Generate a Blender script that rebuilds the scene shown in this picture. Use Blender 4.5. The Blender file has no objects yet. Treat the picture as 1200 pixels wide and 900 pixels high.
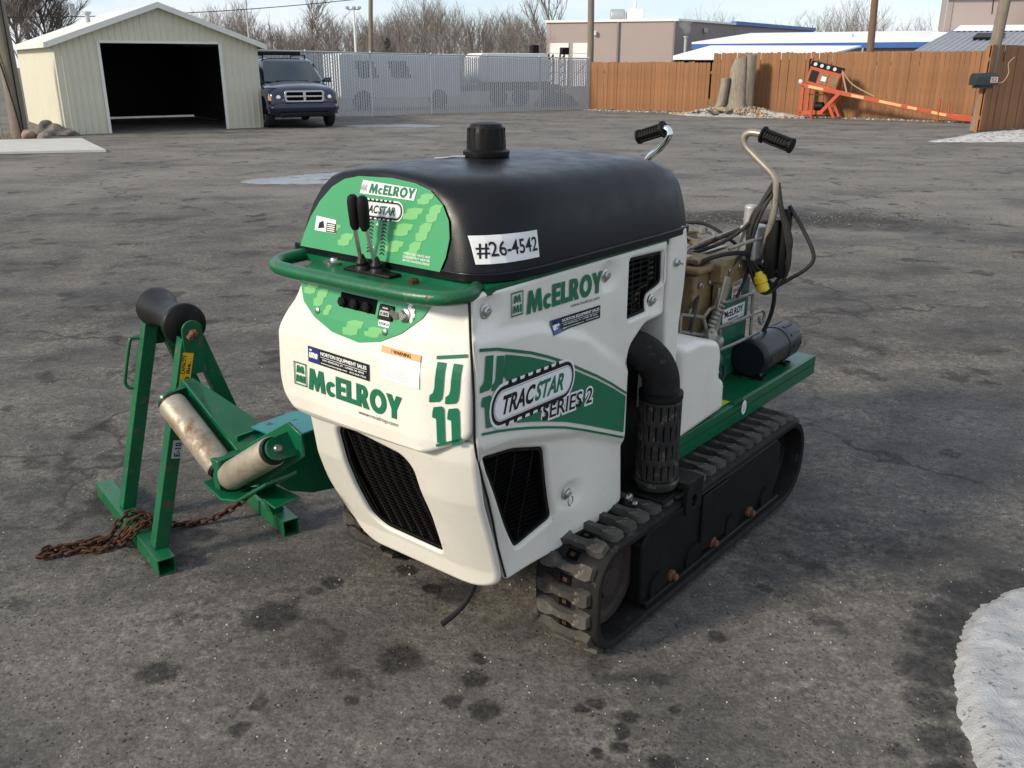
import bpy, bmesh, math, random
from mathutils import Vector, Matrix, noise
from mathutils.geometry import tessellate_polygon
R = math.radians
scene = bpy.context.scene
COL = scene.collection

# ------------------------------------------------------------------ camera, sky, sun, exposure
cam_data = bpy.data.cameras.new('camera')
cam = bpy.data.objects.new('camera', cam_data); COL.objects.link(cam)
cam.location = (0, 0, 1.65); cam.rotation_euler = (R(90 - 19.5), 0, 0)
cam_data.sensor_width = 36; cam_data.lens = 1060 / 1200 * 36
cam_data.clip_start = 0.05; cam_data.clip_end = 2000
scene.camera = cam

SUN_AZ = (-0.87, -0.49)          # the sun stands behind the camera, to the left
SUN_EL = 27
world = bpy.data.worlds.new('World'); scene.world = world; world.use_nodes = True
wn = world.node_tree; wn.nodes.clear()
def wnode(t, **k):
    n = wn.nodes.new(t)
    for a, b in k.items(): setattr(n, a, b)
    return n
w_out = wnode('ShaderNodeOutputWorld'); w_bg = wnode('ShaderNodeBackground')
w_bg.inputs['Strength'].default_value = 0.10
w_sky = wnode('ShaderNodeTexSky', sky_type='NISHITA', sun_disc=False)
w_sky.sun_elevation = R(SUN_EL); w_sky.sun_rotation = math.atan2(SUN_AZ[0], SUN_AZ[1])
w_sky.air_density = 1.0; w_sky.dust_density = 0.2; w_sky.ozone_density = 2.5
w_tc = wnode('ShaderNodeTexCoord'); w_map = wnode('ShaderNodeMapping')
w_map.inputs['Scale'].default_value = (1.0, 1.0, 7.0)
w_noise = wnode('ShaderNodeTexNoise'); w_noise.inputs['Scale'].default_value = 2.6
w_noise.inputs['Detail'].default_value = 7; w_noise.inputs['Roughness'].default_value = .58
w_ramp = wnode('ShaderNodeValToRGB')
w_ramp.color_ramp.elements[0].position = .42; w_ramp.color_ramp.elements[1].position = .66
w_mix = wnode('ShaderNodeMix', data_type='RGBA')
w_mix.inputs['B'].default_value = (4.7, 4.8, 5.0, 1)
w_veil = wnode('ShaderNodeMix', data_type='RGBA'); w_veil.inputs['Factor'].default_value = .72; w_veil.inputs['B'].default_value = (2.95, 3.5, 4.25, 1)
wl = wn.links.new
wl(w_tc.outputs['Generated'], w_map.inputs['Vector']); wl(w_map.outputs['Vector'], w_noise.inputs['Vector'])
wl(w_noise.outputs['Fac'], w_ramp.inputs['Fac']); wl(w_ramp.outputs['Color'], w_mix.inputs['Factor'])
wl(w_sky.outputs['Color'], w_veil.inputs['A']); wl(w_veil.outputs['Result'], w_mix.inputs['A']); wl(w_mix.outputs['Result'], w_bg.inputs['Color'])
wl(w_bg.outputs['Background'], w_out.inputs['Surface'])

sun_d = bpy.data.lights.new('sun', 'SUN'); sun_d.energy = 2.0; sun_d.angle = R(9); sun_d.color = (1.0, .89, .71)
sun = bpy.data.objects.new('sun', sun_d); COL.objects.link(sun)
sv = Vector((SUN_AZ[0] * math.cos(R(SUN_EL)), SUN_AZ[1] * math.cos(R(SUN_EL)), math.sin(R(SUN_EL))))
sun.rotation_euler = sv.to_track_quat('Z', 'Y').to_euler(); sun.location = (-20, -20, 30)

vs_ = scene.view_settings
vs_.view_transform = 'Standard'; vs_.look = 'None'; vs_.exposure = 1.08; vs_.gamma = 1; vs_.use_curve_mapping = False

# ------------------------------------------------------------------ materials
MATS = {}
def base_mat(name):
    m = bpy.data.materials.new(name); m.use_nodes = True
    nt = m.node_tree; b = nt.nodes['Principled BSDF']
    return m, nt, b
def N(nt, t, **k):
    n = nt.nodes.new(t)
    for a, b in k.items(): setattr(n, a, b)
    return n
def L(nt, a, b): nt.links.new(a, b)
def rgba(c): return (c[0], c[1], c[2], 1)
def noise_fac(nt, vec, scale, detail=4, rough=.55, lo=.4, hi=.6, dist=0):
    n = N(nt, 'ShaderNodeTexNoise'); n.inputs['Scale'].default_value = scale
    n.inputs['Detail'].default_value = detail; n.inputs['Roughness'].default_value = rough
    n.inputs['Distortion'].default_value = dist
    L(nt, vec, n.inputs['Vector'])
    mr = N(nt, 'ShaderNodeMapRange'); mr.inputs['From Min'].default_value = lo; mr.inputs['From Max'].default_value = hi
    L(nt, n.outputs['Fac'], mr.inputs['Value'])
    return mr.outputs['Result']
def mixc(nt, fac, a, b, blend='MIX'):
    m = N(nt, 'ShaderNodeMix', data_type='RGBA', blend_type=blend)
    for key, v in (('Factor', fac), ('A', a), ('B', b)):
        s = m.inputs[key]
        if isinstance(v, (int, float)): s.default_value = v
        elif isinstance(v, tuple): s.default_value = rgba(v)
        else: L(nt, v, s)
    return m.outputs['Result']
def math_(nt, op, a, b=None, c=None):
    m = N(nt, 'ShaderNodeMath', operation=op)
    for i, v in enumerate((a, b, c)):
        if v is None: continue
        if isinstance(v, (int, float)): m.inputs[i].default_value = v
        else: L(nt, v, m.inputs[i])
    return m.outputs[0]
def bump(nt, b, h, strength, dist=.01):
    bp = N(nt, 'ShaderNodeBump'); bp.inputs['Strength'].default_value = strength; bp.inputs['Distance'].default_value = dist
    L(nt, h, bp.inputs['Height']); L(nt, bp.outputs['Normal'], b.inputs['Normal'])
def mat(name, c, c2=None, s2=8, amt=.5, rough=.5, metal=0., wear=None, wear_scale=30, wear_lo=.62, wear_hi=.68,
        bmp=0., bscale=80, rvar=0., objrand=0., stretch=None, spec=.5, coat=0., bdist=.01):
    """procedural paint / plastic / metal: two tones by noise, optional wear spots, bump and roughness variation"""
    m, nt, b = base_mat(name)
    tc = N(nt, 'ShaderNodeTexCoord'); vec = tc.outputs['Object']
    if stretch:
        mp = N(nt, 'ShaderNodeMapping'); mp.inputs['Scale'].default_value = stretch; L(nt, vec, mp.inputs['Vector']); vec = mp.outputs['Vector']
    col = None
    if c2 is not None:
        f = noise_fac(nt, vec, s2, 5, .6, .5 - .25, .5 + .25)
        f = math_(nt, 'MULTIPLY', f, amt * 2) if amt != .5 else f
        f2 = N(nt, 'ShaderNodeClamp'); L(nt, f, f2.inputs['Value'])
        col = mixc(nt, f2.outputs['Result'], tuple(c), tuple(c2))
    else:
        col = mixc(nt, 0., tuple(c), tuple(c))
    if objrand:
        oi = N(nt, 'ShaderNodeObjectInfo')
        k = math_(nt, 'MULTIPLY_ADD', oi.outputs['Random'], objrand, 1 - objrand / 2)
        hs = N(nt, 'ShaderNodeHueSaturation'); L(nt, k, hs.inputs['Value']); L(nt, col, hs.inputs['Color']); col = hs.outputs['Color']
    if wear is not None:
        wf = noise_fac(nt, vec, wear_scale, 7, .65, wear_lo, wear_hi)
        col = mixc(nt, wf, col, tuple(wear))
        r_in = math_(nt, 'MULTIPLY_ADD', wf, .85 - rough, rough); L(nt, r_in, b.inputs['Roughness'])
    else:
        if rvar:
            rf = noise_fac(nt, vec, s2 * 1.7, 5, .6, .3, .7)
            L(nt, math_(nt, 'MULTIPLY_ADD', rf, rvar, rough - rvar / 2), b.inputs['Roughness'])
        else: b.inputs['Roughness'].default_value = rough
    L(nt, col, b.inputs['Base Color'])
    b.inputs['Metallic'].default_value = metal; b.inputs['Specular IOR Level'].default_value = spec
    if coat: b.inputs['Coat Weight'].default_value = coat; b.inputs['Coat Roughness'].default_value = .08
    if bmp:
        n = N(nt, 'ShaderNodeTexNoise'); n.inputs['Scale'].default_value = bscale; n.inputs['Detail'].default_value = 5
        L(nt, vec, n.inputs['Vector']); bump(nt, b, n.outputs['Fac'], bmp, bdist)
    MATS[name] = m
    return m

def cream():
    """moulded cream plastic: slight mottling, grime film, fine scratches and scuffs"""
    m, nt, b = base_mat('cream_plastic'); MATS['cream_plastic'] = m
    P = N(nt, 'ShaderNodeTexCoord').outputs['Object']
    col = mixc(nt, noise_fac(nt, P, 4, 6, .6, .3, .7), (.75, .722, .650), (.69, .660, .585))
    film = noise_fac(nt, P, 2.6, 8, .72, .50, .72)
    col = mixc(nt, math_(nt, 'MULTIPLY', film, .42), col, (.46, .41, .33))
    spk = noise_fac(nt, P, 55, 6, .7, .66, .72); col = mixc(nt, math_(nt, 'MULTIPLY', spk, .55), col, (.20, .17, .13))
    for rz, sc in ((R(35), (1.2, 34, 34)), (R(-50), (34, 1.0, 40))):
        mp = N(nt, 'ShaderNodeMapping'); mp.inputs['Rotation'].default_value = (rz, rz * .7, 0); mp.inputs['Scale'].default_value = sc; L(nt, P, mp.inputs['Vector'])
        scr = math_(nt, 'MULTIPLY', noise_fac(nt, mp.outputs['Vector'], 3.0, 3, .5, .70, .735), noise_fac(nt, P, 5, 3, .5, .50, .62))
        col = mixc(nt, math_(nt, 'MULTIPLY', scr, .6), col, (.30, .27, .22))
    L(nt, col, b.inputs['Base Color'])
    L(nt, math_(nt, 'MULTIPLY_ADD', film, .25, .32), b.inputs['Roughness'])
    n = N(nt, 'ShaderNodeTexNoise'); n.inputs['Scale'].default_value = 9; n.inputs['Detail'].default_value = 8; n.inputs['Roughness'].default_value = .7; L(nt, P, n.inputs['Vector']); bump(nt, b, n.outputs['Fac'], .10, .006)
cream()
mat('hood_plastic', (.0035, .0042, .0065), (.0055, .0062, .0085), 9, .5, .34, rvar=.16, bmp=.06, bscale=420, spec=.24)
mat('black_plastic', (.006, .006, .0065), (.011, .0105, .01), 20, .5, .45, bmp=.05, bscale=200, spec=0.16)
mat('black_void', (.003, .003, .0035), None, rough=.8, spec=0.05)
mat('dark_steel', (.007, .0072, .0078), (.014, .0136, .0128), 14, .5, .50, metal=.2, wear=(.045, .030, .020), wear_scale=22, wear_lo=.66, wear_hi=.76, bmp=.15, bscale=90, spec=0.16)
mat('green_paint', (.002, .112, .045), (.002, .078, .032), 7, .5, .30, wear=(.11, .062, .035), wear_scale=26, wear_lo=.665, wear_hi=.70, bmp=.05, bscale=120)
mat('green_worn', (.003, .118, .042), (.0025, .070, .027), 6, .5, .36, wear=(.10, .055, .032), wear_scale=30, wear_lo=.60, wear_hi=.65, bmp=.10, bscale=90)
mat('teal_paint', (.012, .19, .20), (.008, .14, .15), 6, .5, .38, wear=(.06, .045, .035), wear_scale=18, wear_lo=.60, wear_hi=.66, bmp=.08, bscale=90)
mat('decal_green', (.010, .135, .066), (.011, .148, .073), 5, .5, .32)
mat('panel_green', (.045, .275, .110), (.05, .30, .122), 4, .5, .30, wear=(.02, .12, .06), wear_scale=55, wear_lo=.72, wear_hi=.74)
mat('panel_light', (.165, .43, .155), (.18, .455, .17), 5, .5, .30)
mat('print_white', (.80, .80, .79), (.72, .72, .70), 30, .5, .4)
mat('print_black', (.012, .012, .014), None, rough=.4, spec=0.25)
mat('print_navy', (.012, .016, .05), None, rough=.35)
mat('print_blue', (.02, .03, .16), None, rough=.35)
mat('print_orange', (.74, .36, .16), None, rough=.45)
mat('print_grey', (.42, .42, .42), None, rough=.5)
mat('print_red', (.45, .03, .03), None, rough=.45)
mat('print_yellow', (.75, .48, .02), (.6, .36, .02), 30, .5, .45, wear=(.10, .08, .05), wear_scale=60, wear_lo=.6, wear_hi=.66)
mat('yellow_green', (.42, .50, .02), None, rough=.45)
mat('zinc_bolt', (.55, .54, .52), (.40, .39, .37), 40, .5, .32, metal=.9)
mat('chrome', (.75, .75, .76), None, rough=.14, metal=1.)
mat('worn_steel', (.40, .36, .29), (.25, .21, .155), 11, .5, .46, metal=.35, wear=(.17, .095, .05), wear_scale=12, wear_lo=.50, wear_hi=.70, bmp=.15, bscale=60)
mat('pale_pipe', (.36, .325, .26), (.24, .21, .17), 12, .5, .40, metal=.45, wear=(.12, .075, .045), wear_scale=30, wear_lo=.6, wear_hi=.68)
mat('wire_steel', (.34, .325, .28), (.20, .19, .16), 30, .5, .42, metal=.5, wear=(.13, .09, .06), wear_scale=50, wear_lo=.58, wear_hi=.66)
mat('rust', (.085, .036, .019), (.040, .022, .015), 24, .5, .85, bmp=.3, bscale=90, spec=0.12)
mat('rust_orange', (.17, .058, .024), (.075, .032, .018), 30, .5, .8, bmp=.2, bscale=120)
mat('rubber', (.0105, .0105, .0108), (.022, .0205, .0185), 18, .5, .72, wear=(.075, .066, .054), wear_scale=24, wear_lo=.60, wear_hi=.74, bmp=.25, bscale=110, spec=0.14)
mat('rubber_lug', (.100, .092, .080), (.036, .0345, .032), 16, .5, .82, wear=(.21, .19, .15), wear_scale=38, wear_lo=.58, wear_hi=.72, bmp=.35, bscale=130, objrand=.5, spec=0.12)
mat('rubber_smooth', (.007, .007, .007), (.012, .0115, .011), 12, .5, .45, rvar=.1, spec=0.22)
mat('exhaust_iron', (.016, .0155, .015), (.040, .037, .033), 16, .5, .70, wear=(.13, .11, .085), wear_scale=30, wear_lo=.54, wear_hi=.70, bmp=.35, bscale=120, spec=0.16)
mat('tan_bronze', (.27, .178, .075), (.15, .105, .05), 9, .5, .55, metal=.15, wear=(.09, .065, .04), wear_scale=20, wear_lo=.56, wear_hi=.70, bmp=.2, bscale=80)
mat('facer_green', (.006, .125, .075), (.005, .085, .052), 9, .5, .45, wear=(.16, .12, .07), wear_scale=24, wear_lo=.60, wear_hi=.68)
mat('alu', (.52, .52, .50), (.36, .36, .34), 16, .5, .42, metal=.6)
mat('cable_black', (.017, .017, .017), (.04, .038, .036), 30, .5, .6, spec=0.18)
mat('plug_yellow', (.78, .56, .02), (.62, .44, .02), 30, .5, .5)
mat('canister_black', (.008, .009, .013), (.014, .015, .018), 9, .5, .36, wear=(.06, .05, .035), wear_scale=24, wear_lo=.66, wear_hi=.74, bmp=.06, bscale=160, spec=0.3)
mat('grip_rubber', (.006, .006, .006), None, rough=.6, bmp=.15, bscale=200, spec=0.18)

# ------------------------------------------------------------------ mesh builder
def frame(axis, up=(0, 0, 1)):
    a = Vector(axis).normalized(); u = Vector(up)
    if abs(a.dot(u.normalized())) > .985: u = Vector((1, 0, 0)) if abs(a.x) < .9 else Vector((0, 1, 0))
    s = u.cross(a).normalized(); t = a.cross(s).normalized()
    return a, s, t
class MB:
    def __init__(self): self.v = []; self.f = []; self.m = []
    def add(self, vs, fs, m=0):
        o = len(self.v); self.v += [tuple(x) for x in vs]
        self.f += [tuple(i + o for i in q) for q in fs]; self.m += [m] * len(fs); return self
    def box(self, c, s, rz=0, m=0, rot=None):
        hx, hy, hz = s[0] / 2, s[1] / 2, s[2] / 2
        M = rot if rot is not None else Matrix.Rotation(rz, 3, 'Z')
        vs = [Vector(c) + M @ Vector((x * hx, y * hy, z * hz)) for x in (-1, 1) for y in (-1, 1) for z in (-1, 1)]
        return self.add(vs, [(0, 1, 3, 2), (4, 6, 7, 5), (0, 4, 5, 1), (2, 3, 7, 6), (0, 2, 6, 4), (1, 5, 7, 3)], m)
    def bar(self, p, q, w, h, up=(0, 0, 1), m=0):
        p, q = Vector(p), Vector(q); a, s, t = frame(q - p, up)
        vs = [b + s * (x * w / 2) + t * (y * h / 2) for b in (p, q) for x, y in ((-1, -1), (1, -1), (1, 1), (-1, 1))]
        return self.add(vs, [(3, 2, 1, 0), (4, 5, 6, 7), (0, 1, 5, 4), (1, 2, 6, 5), (2, 3, 7, 6), (3, 0, 4, 7)], m)
    def hollow(self, p, q, w, h, th=.006, up=(0, 0, 1), m=0):
        """square hollow section, open at both ends"""
        p, q = Vector(p), Vector(q); a, s, t = frame(q - p, up)
        vs = []
        for b in (p, q):
            for k in (0, th):
                vs += [b + s * (x * (w / 2 - k)) + t * (y * (h / 2 - k)) for x, y in ((-1, -1), (1, -1), (1, 1), (-1, 1))]
        fs = []
        for i in range(4):
            j = (i + 1) % 4
            fs += [(i, j, 8 + j, 8 + i), (4 + j, 4 + i, 12 + i, 12 + j), (j, i, 4 + i, 4 + j), (8 + i, 8 + j, 12 + j, 12 + i)]
        return self.add(vs, fs, m)
    def tube(self, pts, r, n=8, caps=True, closed=False, m=0):
        P = [Vector(p) for p in pts]; k = len(P)
        rad = r if isinstance(r, (list, tuple)) else [r] * k
        vs = []; s = None
        for i in range(k):
            if closed: d = P[(i + 1) % k] - P[i - 1]
            else: d = P[min(i + 1, k - 1)] - P[max(i - 1, 0)]
            if d.length < 1e-9: d = Vector((0, 0, 1))
            d.normalize()
            if s is None: _, s, _ = frame(d)
            s = (s - d * s.dot(d))
            if s.length < 1e-6: _, s, _ = frame(d)
            s.normalize(); t = d.cross(s)
            vs += [P[i] + (s * math.cos(2 * math.pi * j / n) + t * math.sin(2 * math.pi * j / n)) * rad[i] for j in range(n)]
        fs = []
        for i in range(k if closed else k - 1):
            a, b = i * n, ((i + 1) % k) * n
            for j in range(n):
                fs.append((a + j, a + (j + 1) % n, b + (j + 1) % n, b + j))
        if caps and not closed:
            fs.append(tuple(range(n - 1, -1, -1))); fs.append(tuple((k - 1) * n + j for j in range(n)))
        return self.add(vs, fs, m)
    def lathe(self, prof, base, axis=(0, 0, 1), n=24, m=0, caps=True):
        a, s, t = frame(axis); b = Vector(base); vs = []
        for r, h in prof:
            vs += [b + a * h + (s * math.cos(2 * math.pi * j / n) + t * math.sin(2 * math.pi * j / n)) * r for j in range(n)]
        fs = []
        for i in range(len(prof) - 1):
            for j in range(n):
                fs.append((i * n + j, i * n + (j + 1) % n, (i + 1) * n + (j + 1) % n, (i + 1) * n + j))
        if caps:
            fs.append(tuple(range(n - 1, -1, -1))); fs.append(tuple((len(prof) - 1) * n + j for j in range(n)))
        return self.add(vs, fs, m)
    def prism(self, poly, o, ex, ey, ez, m=0):
        """polygon (2D) in the ex/ey plane at o, extruded by the vector ez"""
        o, ex, ey, ez = Vector(o), Vector(ex), Vector(ey), Vector(ez); n = len(poly)
        vs = [o + ex * x + ey * y for x, y in poly] + [o + ex * x + ey * y + ez for x, y in poly]
        fs = [(i, (i + 1) % n, n + (i + 1) % n, n + i) for i in range(n)]
        for t in tessellate_polygon([[Vector((x, y, 0)) for x, y in poly]]):
            fs.append(tuple(t)); fs.append(tuple(n + i for i in reversed(t)))
        return self.add(vs, fs, m)
    def loft(self, rings, closed=True, caps=True, m=0):
        n = len(rings[0]); vs = [p for r in rings for p in r]; fs = []
        for i in range(len(rings) - 1):
            for j in range(n if closed else n - 1):
                fs.append((i * n + j, i * n + (j + 1) % n, (i + 1) * n + (j + 1) % n, (i + 1) * n + j))
        if caps and closed:
            fs.append(tuple(range(n - 1, -1, -1))); fs.append(tuple((len(rings) - 1) * n + j for j in range(n)))
        return self.add(vs, fs, m)
    def build(self, name, mats, parent=None, smooth=35, bevel=0, seg=2, kind=None, loc=None, rz=None, recalc=True, bang=40):
        me = bpy.data.meshes.new(name); me.from_pydata(self.v, [], self.f)
        for q in (mats if isinstance(mats, (list, tuple)) else [mats]): me.materials.append(MATS[q])
        me.polygons.foreach_set('material_index', self.m)
        if recalc:
            bm = bmesh.new(); bm.from_mesh(me); bmesh.ops.recalc_face_normals(bm, faces=bm.faces); bm.to_mesh(me); bm.free()
        if smooth:
            me.polygons.foreach_set('use_smooth', [True] * len(me.polygons)); me.set_sharp_from_angle(angle=R(smooth))
        me.update()
        o = bpy.data.objects.new(name, me); COL.objects.link(o)
        if parent is not None: o.parent = parent
        if loc is not None: o.location = loc
        if rz is not None: o.rotation_euler = (0, 0, rz)
        if kind: o['kind'] = kind
        if bevel:
            md = o.modifiers.new('bevel', 'BEVEL'); md.width = bevel; md.segments = seg; md.limit_method = 'ANGLE'; md.angle_limit = R(bang)
        return o
def thing(name, label, cat, loc=(0, 0, 0), rz=0, group=None):
    o = bpy.data.objects.new(name, None); COL.objects.link(o); o.empty_display_size = .2
    o.location = loc; o.rotation_euler = (0, 0, rz); return tag(o, label, cat, group)
def tag(o, label, cat, group=None):
    o['label'] = label; o['category'] = cat
    if group: o['group'] = group
    return o
def struct(o): o['kind'] = 'structure'; return o
def dup(o, parent=None, loc=None, rot=None):
    c = o.copy(); COL.objects.link(c)
    if parent is not None: c.parent = parent
    if loc is not None: c.location = loc
    if rot is not None: c.rotation_euler = rot
    return c
def ss(a, b, x):
    t = max(0., min(1., (x - a) / (b - a))); return t * t * (3 - 2 * t)
def tab(T, x):
    if x <= T[0][0]: return T[0][1]
    for (a, fa), (b, fb) in zip(T, T[1:]):
        if x <= b: return fa + (fb - fa) * (x - a) / (b - a)
    return T[-1][1]
def smooth_path(pts, k=6, closed=False):
    P = [Vector(p) for p in pts]; out = []; n = len(P)
    for i in range(n if closed else n - 1):
        p0 = P[i - 1] if (closed or i > 0) else P[0]
        p1, p2 = P[i], P[(i + 1) % n]
        p3 = P[(i + 2) % n] if (closed or i + 2 < n) else P[-1]
        for j in range(k):
            t = j / k
            out.append(.5 * ((2 * p1) + (p2 - p0) * t + (2 * p0 - 5 * p1 + 4 * p2 - p3) * t * t + (3 * p1 - p0 - 3 * p2 + p3) * t ** 3))
    if not closed: out.append(P[-1])
    return out
def rrect(x0, y0, x1, y1, r, n=4):
    out = []
    for cx, cy, a0 in ((x1 - r, y1 - r, 0), (x0 + r, y1 - r, 90), (x0 + r, y0 + r, 180), (x1 - r, y0 + r, 270)):
        for i in range(n + 1):
            a = R(a0 + 90 * i / n); out.append((cx + r * math.cos(a), cy + r * math.sin(a)))
    return out
def area2(P): return sum(P[i - 1][0] * P[i][1] - P[i][0] * P[i - 1][1] for i in range(len(P))) / 2
def ccw(P): return list(P) if area2(P) > 0 else list(reversed(P))
def dense(P, d):
    out = []
    for i in range(len(P)):
        a, b = P[i], P[(i + 1) % len(P)]
        k = max(1, int(math.ceil(math.dist(a, b) / d)))
        out += [(a[0] + (b[0] - a[0]) * j / k, a[1] + (b[1] - a[1]) * j / k) for j in range(k)]
    return out
def roundpoly(P, r, n=4):
    """round the corners of a polygon"""
    out = []; k = len(P)
    for i in range(k):
        p, a, b = Vector(P[i]), Vector(P[i - 1]), Vector(P[(i + 1) % k])
        da, db = (a - p), (b - p); ra = min(r, da.length * .45, db.length * .45)
        s, e = p + da.normalized() * ra, p + db.normalized() * ra
        for j in range(n + 1):
            t = j / n; q = s * (1 - t) ** 2 + p * 2 * t * (1 - t) + e * t * t; out.append((q.x, q.y))
    return out
def inset(P, d):
    """offset a CCW polygon to its left (inwards)"""
    out = []; k = len(P)
    for i in range(k):
        p, a, b = Vector(P[i]), Vector(P[i - 1]), Vector(P[(i + 1) % k])
        e1, e2 = p - a, b - p
        if e1.length < 1e-9: e1 = e2
        if e2.length < 1e-9: e2 = e1
        n1, n2 = Vector((-e1.y, e1.x)).normalized(), Vector((-e2.y, e2.x)).normalized()
        nn = n1 + n2
        if nn.length < 1e-6: nn = n1
        nn.normalize(); c = max(.5, nn.dot(n1)); q = p + nn * (d / c); out.append((q.x, q.y))
    return out
def cutgrid(bm, step):
    xs = [v.co.x for v in bm.verts]; ys = [v.co.y for v in bm.verts]
    for ax, arr in ((0, xs), (1, ys)):
        lo, hi = min(arr), max(arr); q = math.ceil((lo + 1e-4) / step) * step
        while q < hi - 1e-4:
            co = Vector((0, 0, 0)); no = Vector((0, 0, 0)); co[ax] = q; no[ax] = 1
            bmesh.ops.bisect_plane(bm, geom=bm.verts[:] + bm.edges[:] + bm.faces[:], dist=1e-6, plane_co=co, plane_no=no)
            q += step
def sheet(mb, outline, holes, M, r=.012, thick=.03, step=.02, m=0):
    """moulded panel over the surface M(p, q, h): rounded edges at the outline and round every hole"""
    angs = (0, 25, 50, 75, 90)
    loops_in = []
    for P, sgn in [(ccw(outline), 1)] + [(list(reversed(ccw(h))), 1) for h in holes]:
        P = dense(P, .025); rings = [[M(x, y, -thick) for x, y in P]]
        last = None
        for a in angs:
            d = r * (1 - math.cos(R(a))); dep = -r * (1 - math.sin(R(a)))
            last = inset(P, d * sgn) if d > 0 else P
            rings.append([M(x, y, dep) for x, y in last])
        mb.loft(rings, closed=True, caps=False, m=m); loops_in.append(last)
    tri = tessellate_polygon([[Vector((x, y, 0)) for x, y in Lp] for Lp in loops_in])
    flat = [p for Lp in loops_in for p in Lp]
    bm = bmesh.new(); vv = [bm.verts.new((x, y, 0)) for x, y in flat]
    for t in tri:
        try: bm.faces.new([vv[i] for i in t])
        except ValueError: pass
    cutgrid(bm, step); bm.verts.index_update()
    mb.add([M(v.co.x, v.co.y, 0) for v in bm.verts], [tuple(v.index for v in f.verts) for f in bm.faces], m); bm.free()
    return mb
def inpoly_span(P, q, ax=1):
    """crossings of the line coordinate[ax] = q with polygon P, sorted"""
    xs = []
    for i in range(len(P)):
        a, b = P[i - 1], P[i]
        if (a[ax] - q) * (b[ax] - q) < 0:
            t = (q - a[ax]) / (b[ax] - a[ax]); xs.append(a[1 - ax] + (b[1 - ax] - a[1 - ax]) * t)
    return sorted(xs)
_tc = {}
def text_tris(body, bold=0., shear=0.):
    key = (body, bold, shear)
    if key in _tc: return _tc[key]
    cu = bpy.data.curves.new('t', 'FONT'); cu.body = body; cu.size = 1; cu.offset = bold; cu.shear = shear
    cu.resolution_u = 3; cu.fill_mode = 'FRONT'
    o = bpy.data.objects.new('t', cu); COL.objects.link(o)
    me = o.to_mesh(); me.calc_loop_triangles()
    vs = [(v.co.x, v.co.y) for v in me.vertices]; fs = [tuple(t.vertices) for t in me.loop_triangles]
    o.to_mesh_clear(); bpy.data.objects.remove(o); bpy.data.curves.remove(cu)
    x0, x1 = min(v[0] for v in vs), max(v[0] for v in vs); y0, y1 = min(v[1] for v in vs), max(v[1] for v in vs)
    vs = [((x - x0) / (x1 - x0), (y - y0) / (y1 - y0)) for x, y in vs]
    _tc[key] = (vs, fs); return _tc[key]
class Decal:
    """flat print laid on a surface M(p, q, h)"""
    def __init__(self, M, step=None): self.M = M; self.step = step; self.mb = MB(); self.mats = []
    def mi(self, m):
        if m not in self.mats: self.mats.append(m)
        return self.mats.index(m)
    def _emit(self, vs, fs, m, h):
        if self.step:
            bm = bmesh.new(); vv = [bm.verts.new((x, y, 0)) for x, y in vs]
            for t in fs:
                try: bm.faces.new([vv[i] for i in t])
                except ValueError: pass
            cutgrid(bm, self.step); bm.verts.index_update()
            vs = [(v.co.x, v.co.y) for v in bm.verts]; fs = [tuple(v.index for v in f.verts) for f in bm.faces]; bm.free()
        self.mb.add([self.M(x, y, h) for x, y in vs], fs, self.mi(m))
    def poly(self, P, m, h=.003, holes=()):
        loops = [P] + list(holes)
        tri = tessellate_polygon([[Vector((x, y, 0)) for x, y in Lp] for Lp in loops])
        self._emit([p for Lp in loops for p in Lp], tri, m, h); return self
    def text(self, body, o, w, hgt, m, h=.0042, bold=0., shear=0.):
        vs, fs = text_tris(body, bold, shear)
        self._emit([(o[0] + w[0] * x + hgt[0] * y, o[1] + w[1] * x + hgt[1] * y) for x, y in vs], fs, m, h); return self
    def build(self, name, parent, **k): return self.mb.build(name, self.mats, parent, smooth=0, recalc=False, **k)
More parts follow.
